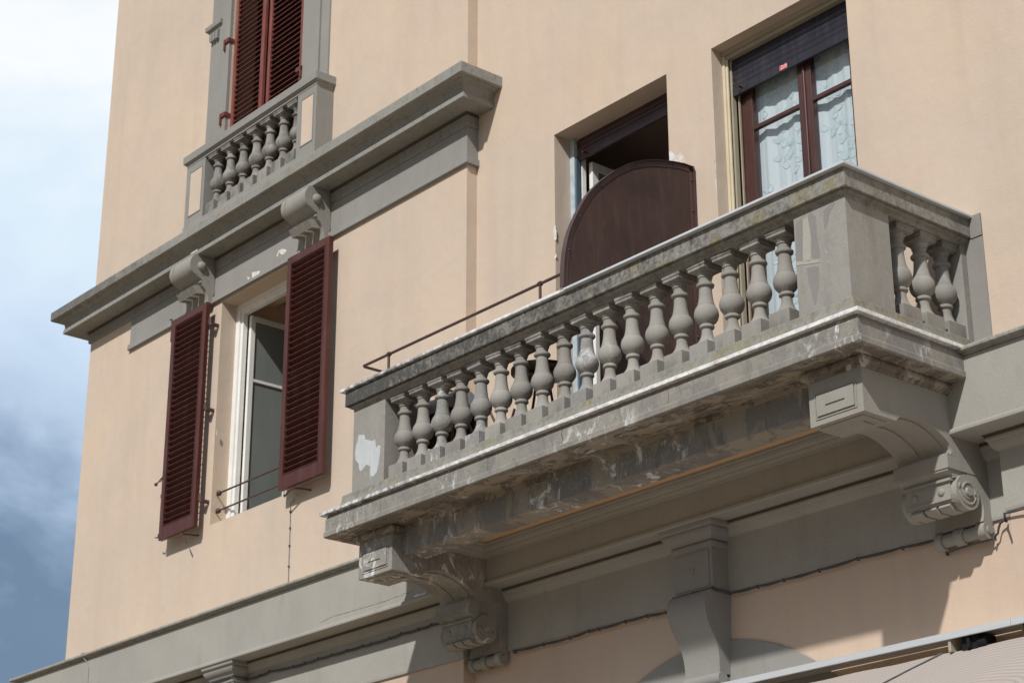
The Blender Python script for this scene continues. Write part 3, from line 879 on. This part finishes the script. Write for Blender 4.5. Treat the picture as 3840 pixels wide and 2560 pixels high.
# ---- window surround of the upper window
bm = mb()
for s, (a, b, c) in ((0, (-8.47, -8.235, -7.985)), (1, (-5.80, -5.965, -6.315))):
    box(bm, a, b, YB, -.158, 11.60, 16.5)
    box(bm, b, c, YB, -.182, 11.60, 16.5)
    e0, e1 = (a, b) if s == 0 else (b, a)
    sweep(bm, [(e0, YB), (e0, -.158), (e1, -.158), (e1, YB)], [(-.01, 14.53), (.01, 14.53), (.02, 14.545), (.030, 14.575), (.062, 14.60), (.066, 14.66), (.055, 14.665), (-.01, 14.665)])
    for k in range(3):
        box(bm, e0 + .03 + k * .065, e0 + .075 + k * .065, -.158, -.205, 14.42 + .0, 14.53)
box(bm, -8.5, -5.77, YB, -.20, 15.4, 15.9)
obj('window_surround', bm, m_stone, bld, bev=.004)

# ---- shutters
def shutter(x0, x1, z0, z1, yf, th, up, mf, ms, nsl, hinge_side, lab, stile=.085, top=.095, bot=.165):
    """up=True: slats rise towards the viewer (leaf folded back on the wall); False: they fall towards the viewer (leaf closed)"""
    bm = mb()
    y1 = yf + th
    box(bm, x0, x0 + stile, yf, y1, z0, z1); box(bm, x1 - stile, x1, yf, y1, z0, z1)
    box(bm, x0 + stile, x1 - stile, yf + .001, y1 - .001, z0, z0 + bot); box(bm, x0 + stile, x1 - stile, yf + .001, y1 - .001, z1 - top, z1)
    sh = obj('shutter', bm, mf, bld, loc=((x0 + x1) / 2, yf + th / 2, z0), bev=.004, label=lab)
    bm = mb()
    a, b = z0 + bot, z1 - top
    st = (b - a) / nsl
    w2 = st * (1.15 if up else .80)
    for k in range(nsl):
        zc = a + (k + .5) * st
        yc = (yf + y1) / 2
        hy = th * .44
        s = 1 if up else -1
        t = .005
        ext = .048 if up else .030
        ext *= random.uniform(.86, 1.10); zc += random.uniform(-.0025, .0025)
        zA, zB = zc + s * ext / 2, zc - s * ext / 2    # front z, back z
        ya, yb = yc - hy, yc + hy
        prism(bm, [(ya, zA - t), (ya, zA + t), (yb, zB + t), (yb, zB - t)], 'x', x0 + stile - .003, x1 - stile + .003)
    obj('louvre_panel', bm, ms, sh)
    # moulded edge round the louvres
    bm = mb()
    r = .010
    xa, xb = x0 + stile, x1 - stile
    for (p, q, c, d) in ((xa - r, xa, a - r, b + r), (xb, xb + r, a - r, b + r), (xa, xb, a - r, a), (xa, xb, b, b + r)):
        box(bm, p, q, yf - .005, yf + .002, c, d)
    obj('moulding', bm, mf, sh, bev=.002)
    hx = x1 if hinge_side > 0 else x0
    for z in ((z0 + .34, z0 + 1.45, z1 - .25)):
        bm = mb()
        s = hinge_side
        lathe(bm, [(.013, -.05), (.013, .05)], (hx + s * .03, y1 - .005, z), 12, 'z')
        box(bm, hx, hx + s * .03, y1 - .018, y1 - .008, z - .035, z + .045)
        box(bm, hx + s * .025, hx + s * .055, y1 - .008, YB + .005, z - .055, z - .015)
        obj('hinge', bm, m_hinge, sh, bev=.002)
    return sh
sA = shutter(-8.765, -7.980, 7.905, 10.672, -.290, .055, True, m_shut, m_slat, 34, 1, 'folded back shutter on the left of the middle window')
sB = shutter(-6.262, -5.437, 7.912, 10.642, -.290, .055, True, m_shut, m_slat, 34, -1, 'folded back shutter on the right of the middle window')
def rod(name, pts, r, m, parent, balls=()):
    bm = mb(); tube(bm, pts, r, 8)
    for c, rr in balls: ball(bm, c, rr, u=12, v=8)
    return obj(name, bm, m, parent, smooth=50)
rod('stay_hook', [(-8.115, YB, 7.855), (-8.16, -.19, 7.86), (-8.26, -.26, 7.885), (-8.22, -.265, 7.83), (-8.16, -.265, 7.755)], .009, m_iron, sA)
rod('stay_hook', [(-5.850, YB, 7.855), (-5.90, -.20, 7.87), (-6.00, -.26, 7.890), (-6.07, -.27, 7.87), (-6.155, -.27, 7.83), (-6.17, -.265, 7.85)], .010, m_iron, sB)
rod('latch_handle', [(-8.76, -.26, 8.722), (-8.80, -.255, 8.708), (-8.87, -.25, 8.69), (-8.91, -.245, 8.675), (-8.965, -.24, 8.66)], .007, m_iron, sA, [((-8.99, -.24, 8.655), .022)])
rod('latch_handle', [(-8.81, -.255, 8.70), (-8.86, -.25, 8.66), (-8.92, -.245, 8.668)], .006, m_iron, sA)
rod('top_latch', [(-8.84, -.28, 10.71), (-8.79, -.285, 10.70), (-8.78, -.285, 10.55), (-8.78, -.285, 10.40)], .009, m_iron, sA)
rod('bottom_latch', [(-8.85, -.28, 7.965), (-8.78, -.285, 7.945), (-8.775, -.285, 7.99)], .008, m_iron, sA)
sC = shutter(-7.975, -7.275, 12.0, 15.38, -.110, .042, False, m_shutU, m_slatU, 44, -1, 'left leaf of the closed red shutters above the small balcony', .062, .09, .15)
sD = shutter(-7.175, -6.400, 12.0, 15.38, -.110, .042, False, m_shutU, m_slatU, 44, 1, 'right leaf of the closed red shutters above the small balcony', .062, .09, .15)
bm = mb(); box(bm, -7.27, -7.18, -.055, -.03, 12.0, 15.38); box(bm, -6.395, -6.325, -.05, -.02, 12.0, 15.38)
obj('cover_strip', bm, m_shutU, bld, bev=.003)
for x, s, z in ((-7.97, -1, 14.25), (-7.97, -1, 13.20), (-6.40, 1, 13.12)):
    bm = mb()
    box(bm, x, x + s * .11, -.115, -.205, z - .012, z + .045); box(bm, x + s * .085, x + s * .11, -.182, -.21, z - .11, z + .045)
    obj('hinge_bracket', bm, m_shutD, sC if s < 0 else sD, bev=.003)

# ---- middle (left) window
def room(x0, x1, y0, y1, z0, z1, m=None):
    bm = mb()
    quad(bm, (x0, y1, z0), (x1, y1, z0), (x1, y1, z1), (x0, y1, z1))
    quad(bm, (x0, y0, z0), (x0, y1, z0), (x0, y1, z1), (x0, y0, z1))
    quad(bm, (x1, y0, z0), (x1, y1, z0), (x1, y1, z1), (x1, y0, z1))
    quad(bm, (x0, y0, z1), (x1, y0, z1), (x1, y1, z1), (x0, y1, z1))
    quad(bm, (x0, y0, z0), (x1, y0, z0), (x1, y1, z0), (x0, y1, z0))
    return obj('room', bm, m or m_room, bld)
room(-8.6, -5.6, .209, 2.2, 7.0, 10.9)
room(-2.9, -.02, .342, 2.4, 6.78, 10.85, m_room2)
room(.0, 4.4, .342, 4.2, 6.78, 11.0)
room(-10.5, -4.6, .209, 4.2, 11.3, 16.5)
def frame_rect(bm, x0, x1, z0, z1, y0, y1, wd, bottom=True, wt=None):
    wt = wt or wd
    box(bm, x0, x0 + wd, y0, y1, z0, z1); box(bm, x1 - wd, x1, y0, y1, z0, z1)
    box(bm, x0 + wd, x1 - wd, y0 + .001, y1 - .001, z1 - wt, z1)
    if bottom: box(bm, x0 + wd, x1 - wd, y0 + .001, y1 - .001, z0, z0 + wt)
bm = mb()
frame_rect(bm, WL[0] - .03, WL[1] + .03, WL[2] - .02, WL[3] + .02, .075, .145, .105, True, .10)
frame_rect(bm, WL[0] + .074, WL[1] - .074, WL[2] + .06, WL[3] - .079, .10, .165, .045, True, .045)
wl = obj('window', bm, m_white, bld, loc=(-7.12, .1, 7.93), bev=.004, label='open white casement between the dark red shutters')
# two leaves swung into the room
def casement(xh, y0, y1, z0, z1, th, mf, mg, parent, bars=(), st=.07):
    bm = mb()
    box(bm, xh, xh + th, y0, y0 + st, z0, z1); box(bm, xh, xh + th, y1 - st, y1, z0, z1)
    box(bm, xh + .001, xh + th - .001, y0 + st, y1 - st, z0, z0 + st * 1.3); box(bm, xh + .001, xh + th - .001, y0 + st, y1 - st, z1 - st, z1)
    for z in bars: box(bm, xh + .001, xh + th - .001, y0 + st, y1 - st, z - .018, z + .018)
    o = obj('sash', bm, mf, parent, bev=.004)
    bm = mb(); box(bm, xh + th * .4, xh + th * .6, y0 + st - .005, y1 - st + .005, z0 + st, z1 - st + .005)
    obj('pane', bm, mg, parent)
    return o
casement(-7.745, .17, .78, 8.02, 10.53, .045, m_white, m_glassd, wl, (9.72,), .065)
casement(-6.54, .17, .78, 8.02, 10.53, .045, m_white, m_glassd, wl, (9.72,), .065)
rl = thing('window_guard_rail', 'two thin brown bars with ball ends across the open casement window', 'window rail', (-7.1, -.07, 8.0))
for z in (8.295, 8.085):
    bm = mb(); tube(bm, [(-7.80, -.085, z), (-6.36, -.085, z)], .011, 8)
    obj('bar', bm, m_iron, rl, smooth=50)
    bm = mb(); ball(bm, (-7.80, -.085, z), .033); tube(bm, [(-7.80, -.085, z), (-7.887, -.06, z)], .010, 8)
    obj('ball_end', bm, m_iron, rl, smooth=50)
bm = mb(); box(bm, -8.4, WL[0] + .06, .21, .85, 7.2, 10.85); box(bm, WL[1] - .06, -5.8, .21, .60, 7.2, 10.85); box(bm, -8.39, -5.81, .21, .55, 10.76, 10.88)
obj('inner_reveal', bm, m_room, bld)
bm = mb()
for k in range(7):
    box(bm, -6.0 - k * .09, -5.93 - k * .09, .9 + .03 * (k % 2), .93 + .03 * (k % 2), 7.2, 10.75)
tag(obj('hanging_cloth', bm, m_redcur), 'dark red cloth hanging in the room behind the open casement', 'curtain')
bm = mb(); sheet(bm, rough_poly([(-7.85, 9.06), (-7.835, 9.055), (-7.838, 8.985), (-7.853, 8.99)], 2, .003), YB)
obj('paint_flake', bm, m_patch, bld)

# ---- balcony door
bm = mb()
box(bm, WD[0] + .001, WD[0] + .062, .200, .245, 6.85, WD[3] - .001)
box(bm, WD[1] - .062, WD[1] - .001, .200, .245, 6.85, WD[3] - .001)
dr = obj('balcony_door', bm, m_blue, bld, loc=(-1.23, .2, 6.85), bev=.003, label='open door behind the brown partition, roller shutter lowered a little')
bm = mb(); box(bm, WD[0] + .063, WD[0] + .085, .215, .26, 6.85, WD[3] - .2)
obj('guide_channel', bm, mat('dark_blue_rubber', lambda g: (.06, .10, .13), .5, .4), dr)
def roller(x0, x1, z0, z1, y, m, parent, pitch=.048, bar=.07):
    prof = [(y + .02, z1)]
    n = int((z1 - z0 - bar) / pitch)
    front = []
    z = z0 + bar
    for k in range(n):
        front += [(y + .0022, z + .001), (y, z + .008), (y - .003, z + pitch * .5), (y, z + pitch - .008), (y + .0022, z + pitch - .001)]
        z += pitch
    bm = mb()
    prism(bm, front + [(y + .004, z1), (y + .022, z1), (y + .022, z0 + bar)], 'x', x0, x1)
    r = obj('roller_shutter', bm, m, parent)
    bm = mb()
    box(bm, x0, x1, y - .008, y + .026, z0, z0 + bar)
    for x in (x0 + .11, x1 - .06):
        lathe(bm, [(.010, 0), (.010, -.035), (.016, -.036), (.016, -.046)], (x, y - .008, z0 + bar * .62), 12, 'y')
    obj('shutter_end_bar', bm, m, parent, bev=.003)
    return r
roller(WD[0] + .085, WD[1] - .065, 10.365, 10.60, .245, m_rollD, dr)
bm = mb()
frame_rect(bm, WD[0] + .01, WD[1] - .01, 6.86, 10.52, .285, .34, .075, False)
obj('door_frame', bm, m_white, dr, bev=.004)
casement(-1.905, .35, .98, 6.9, 10.36, .05, m_white, m_glassd, dr, (8.0,), .085)
casement(-.62, .35, .98, 6.9, 10.36, .05, m_white, m_glassd, dr, (8.0,), .085)
for q, n_, a_ in (([(-2.019, 9.629), (-1.999, 9.57), (-2.005, 9.47), (-2.035, 9.483), (-2.05, 9.56)], 3, .006), ([(-2.015, 9.33), (-2.0, 9.30), (-2.02, 9.27), (-2.035, 9.30)], 2, .004),
        ([(-.44, 9.80), (-.41, 9.79), (-.372, 9.739), (-.32, 9.72), (-.288, 9.739), (-.26, 9.69), (-.244, 9.618), (-.30, 9.60), (-.44, 9.64)], 3, .012), ([(.128, 9.50), (.142, 9.43), (.128, 9.31), (.142, 9.25), (.122, 9.12), (.116, 9.35)], 3, .008)):
    bm = mb(); sheet(bm, rough_poly(q, n_, a_), 0)
    obj('paint_flake', bm, m_flake, bld)

# ---- right window
bm = mb()
box(bm, WR[0] + .001, WR[1] - .001, .120, .20, 10.572, 10.610)
box(bm, WR[0] + .001, WR[1] - .001, .150, .21, 10.535, 10.571)
wr = obj('french_window', bm, m_creamd, bld, loc=(.93, .2, 6.85), bev=.003, label='brown french window with leaf printed curtains and a half lowered roller shutter')
bm = mb(); box(bm, WR[0] + .001, WR[0] + .030, .135, .150, 6.85, 10.571); box(bm, WR[0] + .001, WR[0] + .052, .151, .165, 6.85, 10.534)
obj('cream_jamb', bm, m_cream, wr)
bm = mb(); box(bm, WR[0] + .001, WR[0] + .040, .167, .235, 6.85, 10.534); box(bm, WR[1] - .04, WR[1] - .001, .167, .235, 6.85, 10.534)
obj('guide_channel', bm, m_dark, wr)
bm = mb(); box(bm, WR[0] + .0405, WR[0] + .062, .186, .236, 6.85, 10.534); box(bm, WR[0] + .080, WR[0] + .092, .238, .262, 6.85, 10.5)
obj('guide_trim', bm, m_creamd, wr, bev=.002)
roller(WR[0] + .063, WR[1] - .041, 10.160, 10.532, .200, m_roll, wr, .062, .085)
bm = mb(); box(bm, .775, .862, .1905, .1918, 10.178, 10.222)
obj('sticker', bm, m_label, wr, label='small red sticker')
bm = mb()
yF = .270
frame_rect(bm, WR[0] + .002, WR[1] - .002, 6.86, 10.53, yF, yF + .06, .15, False, .08)
obj('window_frame', bm, m_wfrB, wr, bev=.004)
for (a, b) in ((.292, .985), (.990, 1.570)):
    bm = mb()
    frame_rect(bm, a, b, 6.9, 10.46, yF - .010, yF + .045, .075, True, .08)
    box(bm, a + .075, b - .075, yF - .006, yF + .035, 9.785, 9.825)
    box(bm, a + .075, b - .075, yF - .006, yF + .035, 7.70, 7.78)
    s = obj('sash', bm, m_wfrB, wr, bev=.005)
    bm = mb(); box(bm, a + .07, b - .07, yF + .016, yF + .020, 6.95, 10.40)
    obj('pane', bm, m_glass, wr)
bm = mb(); lathe(bm, [(.016, 6.92), (.016, 10.44)], (.987, yF - .012, 0), 12, 'z')
obj('meeting_bead', bm, m_wfrB, wr, smooth=40)
# curtains
def curtain(x0, x1, z0, z1, y, ph, label):
    def fy(x, z):
        return y + .006 * math.sin(x * 38 + ph + .5 * math.sin(z * 1.3)) + .007 * math.sin(x * 17 + 1.3 * ph + z * .4) + .0015 * math.sin(x * 95)
    bm = mb(); n = 150; m = 10
    V = []
    for i in range(n + 1):
        x = x0 + (x1 - x0) * i / n
        V.append([bm.verts.new((x, fy(x, z0 + (z1 - z0) * k / m), z0 + (z1 - z0) * k / m)) for k in range(m + 1)])
    for i in range(n):
        for k in range(m):
            bm.faces.new((V[i][k], V[i + 1][k], V[i + 1][k + 1], V[i][k + 1]))
    # printed sprigs: curved stems with alternating ovate leaves, part of the same cloth
    rnd = random.Random(int(ph * 10) + 5)
    def put(poly):
        vs = [bm.verts.new((px, fy(px, pz) - .0035, pz)) for px, pz in poly if True]
        f = bm.faces.new(vs); f.material_index = 1
    def clampx(x): return min(max(x, x0 + .005), x1 - .005)
    z = z0 + .1
    while z < z1 - .1:
        x = rnd.uniform(x0, x1); a = rnd.uniform(.6, 2.5); cz = z
        for st_ in range(7):
            nx, nz = x + .075 * math.cos(a), cz + .075 * math.sin(a)
            if not (x0 + .01 < nx < x1 - .01): a = math.pi - a; nx = x + .075 * math.cos(a)
            dx, dz = -.0022 * math.sin(a), .0022 * math.cos(a)
            put([(clampx(x - dx), cz - dz), (clampx(nx - dx), nz - dz), (clampx(nx + dx), nz + dz), (clampx(x + dx), cz + dz)])
            sd = 1 if st_ % 2 else -1
            b = a + sd * rnd.uniform(.7, 1.2)
            L, W = rnd.uniform(.07, .12), rnd.uniform(.028, .044)
            bx, bz = nx + .02 * math.cos(b), nz + .02 * math.sin(b)
            pl = []
            for q in range(14):
                t = 2 * math.pi * q / 14
                u = (1 - math.cos(t)) / 2 * L
                v = math.sin(t) * W * (1.15 - .45 * u / L)
                pl.append((bx + u * math.cos(b) - v * math.sin(b), bz + u * math.sin(b) + v * math.cos(b)))
            if all(x0 + .004 < p[0] < x1 - .004 for p in pl): put(pl)
            x, cz = nx, nz
            a += rnd.uniform(-.45, .45)
        z += rnd.uniform(.13, .22)
    me = bpy.data.meshes.new('curtain')
    for f in bm.faces: f.smooth = f.material_index == 0
    bm.to_mesh(me); bm.free()
    me.materials.append(m_curt); me.materials.append(m_leafp)
    o = bpy.data.objects.new('curtain', me); COL.objects.link(o)
    tag(o, label, 'curtain', 'leaf printed curtains')
curtain(.30, .965, 6.88, 10.45, yF + .085, 0, 'pale blue leaf printed curtain behind the left leaf of the brown french window')
curtain(.995, 1.60, 6.88, 10.45, yF + .085, 2, 'pale blue leaf printed curtain behind the right leaf of the brown french window')

# ---- partition screen between the two halves of the balcony
tilt = math.atan2(.12, 1.46)
scr = thing('partition_screen', 'dark brown quarter round metal screen dividing the balcony', 'screen', (-.13, -.02, 6.80))
arc = [(0.0, 9.507), (-.123, 9.509), (-.235, 9.495), (-.344, 9.474), (-.455, 9.447), (-.561, 9.413), (-.672, 9.366), (-.775, 9.309), (-.885, 9.232), (-.987, 9.145), (-1.070, 9.065), (-1.139, 8.990), (-1.204, 8.905),
       (-1.263, 8.809), (-1.317, 8.705), (-1.360, 8.615), (-1.392, 8.540), (-1.420, 8.46), (-1.442, 8.37), (-1.457, 8.27), (-1.466, 8.18), (-1.470, 8.09), (-1.470, 7.995)]
def ploc(l, z, t=0):   # l = distance out from the wall, t = thickness offset
    c, s = math.cos(tilt), math.sin(tilt)
    return (-.13 - s * (-l) * -1 * -1 * -1 if False else -.13 + s * l + c * t, -.02 + c * l - s * t, z)
def plate(bm, poly, t0, t1):
    A = [bm.verts.new(ploc(l, z, t0)) for l, z in poly]; B = [bm.verts.new(ploc(l, z, t1)) for l, z in poly]
    bm.faces.new(A); bm.faces.new(B[::-1])
    for i in range(len(poly)):
        k = (i + 1) % len(poly)
        bm.faces.new((A[i], B[i], B[k], A[k]))
bm = mb()
plate(bm, arc + [(-1.09, 7.995), (-1.09, 6.82), (0, 6.82)], -.002, .002)
obj('panel', bm, m_part, scr)
bm = mb()
def rimstrip(bm, pts, t0, t1, th):
    pts = [Vector(p) for p in pts]
    inn = []
    for i, p in enumerate(pts):
        d = (pts[min(i + 1, len(pts) - 1)] - pts[max(0, i - 1)]).normalized()
        nrm = Vector((-d.y, d.x))
        inn.append(p + nrm * th)
    for i in range(len(pts) - 1):
        q = [pts[i], pts[i + 1], inn[i + 1], inn[i]]
        plate(bm, [(v.x, v.y) for v in q], t0, t1)
full = [(0.0, 6.82), (0.0, 9.507)] + arc[1:]
rimstrip(bm, arc, -.028, .028, -.004)
rimstrip(bm, arc, .003, .008, .05)
rimstrip(bm, [(0.0, 9.50), (0.0, 6.82)][::-1], .003, .008, .05)
rimstrip(bm, [(0.0, 9.50), (0.0, 6.82)][::-1], -.028, .028, .004)
rimstrip(bm, [(-1.06, 7.995), (-1.06, 6.82)], .003, .008, .04)
obj('angle_rim', bm, m_rim, scr)
for l, z in [(-.025, 9.38 - .3 * k) for k in range(9)] + [(arc[i][0] * .972, arc[i][1] - .022) for i in range(2, 23, 4)]:
    bm = mb(); ball(bm, ploc(l - .0, z, .009), .010, u=8, v=6)
    obj('rivet', bm, m_rim, scr, smooth=60)

# ---- pipe rail
hr = thing('pipe_handrail', 'thin brown pipe rail standing on the balcony coping left of the screen', 'handrail', (-1.8, -1.3, 7.99))
bm = mb(); tube(bm, [(-.26, -1.30, 8.240), (-1.5, -1.30, 8.240), (-3.30, -1.30, 8.240), (-3.315, -1.285, 8.240), (-3.315, -1.0, 8.240), (-3.315, -.02, 8.240)], .014, 10)
obj('pipe', bm, m_iron, hr, smooth=50)
for x in (-2.905, -.745):
    bm = mb(); tube(bm, [(x, -1.30, 7.985), (x, -1.30, 8.235)], .013, 8); lathe(bm, [(.021, -.018), (.024, 0), (.021, .018)], (x, -1.30, 8.240), 12, 'x')
    obj('post', bm, m_iron, hr, smooth=50)

# ---- things on the balcony
st = thing('bistro_table', 'small round brown bistro table seen from below between the balusters', 'table', (-1.1, -.98, 6.80))
bm = mb(); lathe(bm, [(.255, 7.605), (.262, 7.610), (.262, 7.628), (.255, 7.632)], (-1.1, -.98, 0), 40, 'z')
obj('tabletop', bm, m_wood, st, smooth=40)
bm = mb(); lathe(bm, [(.263, 7.600), (.270, 7.602), (.270, 7.633), (.263, 7.634)], (-1.1, -.98, 0), 40, 'z')
obj('metal_edge', bm, m_rim, st, smooth=40)
for k in range(3):
    t = R(30 + 120 * k)
    bm = mb(); tube(bm, [(-1.1 + .05 * math.cos(t), -.98 + .05 * math.sin(t), 7.60), (-1.1 + .10 * math.cos(t), -.98 + .10 * math.sin(t), 7.3), (-1.1 + .20 * math.cos(t), -.98 + .2 * math.sin(t), 6.805)], .012, 8)
    obj('leg', bm, m_iron, st, smooth=50)
bm = mb(); box(bm, -1.26, -.94, -.995, -.965, 7.575, 7.60); box(bm, -1.115, -1.085, -1.12, -.84, 7.5735, 7.5995)
obj('cross_bar', bm, m_iron, st)
ch = thing('folding_chair', 'dark metal folding chair behind the left balusters', 'chair', (-2.0, -.75, 6.80))
for y in (-.92, -.55):
    bm = mb(); tube(bm, [(-2.35, y, 6.805), (-2.15, y, 7.25), (-1.98, y, 7.62)], .012, 8); obj('leg', bm, m_iron, ch, smooth=50)
    bm = mb(); tube(bm, [(-1.75, y, 6.805), (-2.08, y, 7.26), (-2.40, y, 7.80)], .012, 8); obj('leg', bm, m_iron, ch, smooth=50)
bm = mb(); box(bm, -2.33, -1.92, -.93, -.54, 7.25, 7.272); obj('seat', bm, m_iron, ch, bev=.004)
bm = mb(); box(bm, -2.40, -2.385, -.93, -.54, 7.62, 7.80); obj('backrest', bm, m_iron, ch, bev=.004)
bx = thing('barbecue', 'grey round lidded barbecue standing behind the left pier', 'barbecue', (-2.75, -.75, 6.8))
bm = mb()
pts = [(-.17 * math.cos(R(a)), .19 * math.sin(R(a))) for a in range(0, 181, 12)]
prism(bm, [(-.80 + p * 1.1, 7.66 + q * 1.1) for p, q in pts], 'x', -3.04, -2.38)
obj('lid', bm, m_box, bx, smooth=40, bev=.006)
bm = mb(); box(bm, -3.02, -2.40, -.98, -.62, 7.46, 7.655); obj('bowl', bm, m_dark, bx, bev=.01)
for x in (-2.97, -2.41):
    for y in (-.90, -.60):
        bm = mb(); tube(bm, [(x, y - .03, 6.802), (x, y - .03, 7.47)], .014, 8); obj('leg', bm, m_iron, bx, smooth=50)

# ---- cables
random.seed(3)
def cable_run(pts, label, n=4, ties=9, y_j=.010, sag=.012):
    t = thing('cable_bundle', label, 'cable', pts[0], 'grey cable bundles clipped along the facade')
    bm = mb()
    for k in range(n):
        q = []
        dz, dy = random.uniform(-.009, .009), random.uniform(-.006, .005)
        for i in range(len(pts) - 1):
            a, b = Vector(pts[i]), Vector(pts[i + 1])
            for s in range(4):
                u = s / 4
                p = a.lerp(b, u)
                sg = sag * math.sin(math.pi * u) * (k / n + .3) + .010 * (k / n)
                q.append((p.x, p.y + dy, p.z + dz * (.4 + .6 * math.sin(math.pi * u)) - sg * (0 if sag == 0 else 1)))
        q.append(pts[-1])
        tube(bm, q, .0056, 6)
    obj('cables', bm, m_cable, t, smooth=50)
    for i in range(len(pts)):
        if i % max(1, len(pts) // ties) == 0:
            p = pts[i]
            bm = mb(); box(bm, p[0] - .005, p[0] + .005, p[1] - .010, p[1] + .02, p[2] - .018, p[2] + .010)
            obj('clip', bm, m_cable, t)
    return t
yL = YB - .045
cable_run([(x, yL, z) for x, z in ((-9.5, 6.07), (-8.6, 6.06), (-7.9, 6.06))] + [(-7.35, -.36, 6.0), (-6.875, -.36, 6.0), (-6.86, yL - .02, 5.99)] +
          [(x, yL, z) for x, z in ((-6.62, 5.995), (-6.44, 6.01), (-6.0, 5.985), (-5.793, 5.985), (-5.55, 5.99), (-5.309, 5.988), (-5.042, 5.987), (-4.784, 5.987), (-4.633, 5.983), (-4.328, 5.985), (-4.146, 5.995), (-3.869, 5.99), (-3.667, 5.995), (-3.36, 5.99))],
          'thin grey cables clipped under the string course left of the balcony', 4, 14, sag=.004)
cable_run([(-2.62, -.03, 5.575), (-2.587, -.04, 5.575), (-2.2, -.04, 5.568), (-1.845, -.04, 5.564), (-1.594, -.04, 5.578), (-1.462, -.04, 5.573), (-1.127, -.04, 5.576), (-.855, -.04, 5.576), (-.625, -.04, 5.562), (-.40, -.04, 5.575),
           (-.362, -.10, 5.585), (-.355, -.215, 5.595), (-.12, -.222, 5.597), (.098, -.217, 5.600), (.104, -.12, 5.59), (.125, -.045, 5.578), (.423, -.04, 5.575), (.707, -.04, 5.571), (1.076, -.04, 5.573), (1.469, -.04, 5.583), (1.903, -.04, 5.576), (2.26, -.035, 5.570)],
          'grey cable bundle along the frieze foot under the balcony, bent round the keystone', 4, 22)
cable_run([(2.30, -.03, 5.45), (2.45, -.05, 5.452), (2.60, -.06, 5.455), (2.69, -.06, 5.452), (2.745, -.055, 5.462), (2.778, -.05, 5.49), (2.788, -.05, 5.525), (2.805, -.05, 5.555), (2.85, -.05, 5.575), (2.93, -.165, 5.578), (3.1, -.17, 5.572), (3.5, -.17, 5.57), (4.2, -.17, 5.568)],
          'grey cable bundle looping under the foot of the near bracket', 4, 3, sag=.0)
wv = thing('thin_wire', 'thin grey wire running down the wall under the middle window', 'wire', (-6.2, YB, 6.8))
bm = mb(); tube(bm, [(-6.12, YB - .02, 7.85), (-6.133, YB - .012, 7.838), (-6.171, YB - .012, 7.804), (-6.215, YB - .012, 7.80), (-6.224, YB - .010, 7.74), (-6.216, YB - .010, 7.516), (-6.214, YB - .010, 7.322), (-6.211, YB - .01, 7.093), (-6.205, YB - .012, 6.80)], .003, 6)
obj('wire', bm, m_cable, wv)
for x, z in ((-6.216, 7.516), (-6.214, 7.322), (-6.211, 7.093), (-6.224, 7.70)):
    bm = mb(); box(bm, x - .008, x + .008, YB - .018, YB, z - .01, z + .01); obj('clip', bm, m_cable, wv)
bm = mb(); lathe(bm, [(.022, 0), (.016, -.02)], (-6.12, YB, 7.85), 12, 'y'); obj('rosette', bm, m_patch, wv)
wv2 = thing('thin_wire', 'thin pale wire crossing the string course near the far left corner', 'wire', (-10, -.42, 6.4))
bm = mb(); tube(bm, [(-10.12, YB - .01, 6.80), (-10.12, -.44, 6.798), (-10.10, -.475, 6.77), (-10.04, -.43, 6.69), (-9.98, -.42, 6.6), (-9.975, -.42, 6.2), (-9.975, -.42, 6.16)], .006, 6)
obj('wire', bm, m_ledge, wv2)

# ---- awning
aw = thing('awning', 'cream fabric awning with a long aluminium cover strip, below the balcony', 'awning', (2, -.3, 4.6))
bm = mb(); prism(bm, [(-.02, 4.80), (-.30, 4.795), (-.312, 4.785), (-.318, 4.742), (-.312, 4.738), (-.305, 4.74), (-.30, 4.775), (-.02, 4.778)], 'x', -1.6, 2.995)
prism(bm, [(-.02, 4.80), (-.30, 4.795), (-.312, 4.785), (-.318, 4.742), (-.312, 4.738), (-.305, 4.74), (-.30, 4.775), (-.02, 4.778)], 'x', 3.0, 6)
obj('cover_strip', bm, m_alu, aw, bev=.002)
bm = mb(); lathe(bm, [(.045, -1.5), (.045, 5.9)], (0, -.235, 4.615), 20, 'x')
obj('roller_tube', bm, m_awn, aw, smooth=40)
def fab(y): return 4.662 - (-.25 - y) * .60
bm = mb()
n = 90
prev = None
for i in range(n + 1):
    x = -1.45 + 7.3 * i / n
    col = []
    for k in range(17):
        y = -.25 - 1.55 * k / 16
        col.append(bm.verts.new((x, y, fab(y) - .020 * math.sin(math.pi * k / 16) + .003 * math.sin(x * 9 + k))))
    if prev:
        for k in range(16): bm.faces.new((prev[k], col[k], col[k + 1], prev[k + 1]))
    prev = col
obj('fabric', bm, m_awn, aw, smooth=80)
bm = mb(); box(bm, -1.46, 5.86, -1.84, -1.79, fab(-1.8) - .04, fab(-1.8) + .015)
obj('front_bar', bm, m_alu, aw, bev=.004)
for x in (2.46, 2.62, 3.10):
    bm = mb()
    box(bm, x - .012, x + .012, -.30, -.02, 4.655, 4.777)
    if x == 2.62:
        box(bm, x - .075, x + .06, -.27, -.05, 4.64, 4.765)
        lathe(bm, [(.045, 0), (.045, .07)], (x + .06, -.235, 4.69), 16, 'x')
    obj('arm_bracket', bm, m_dark if x > 2.5 else m_creamd, aw, bev=.003)
bm = mb(); tube(bm, [(2.36, -.262, 4.668), (2.20, -.42, fab(-.42) + .002), (2.05, -.62, fab(-.62) - .004), (1.90, -.82, fab(-.82) - .008)], .006, 6)
obj('dark_diagonal', bm, m_cable, aw)  # thin dark line running diagonally over the cloth

SC.render.engine = 'CYCLES'
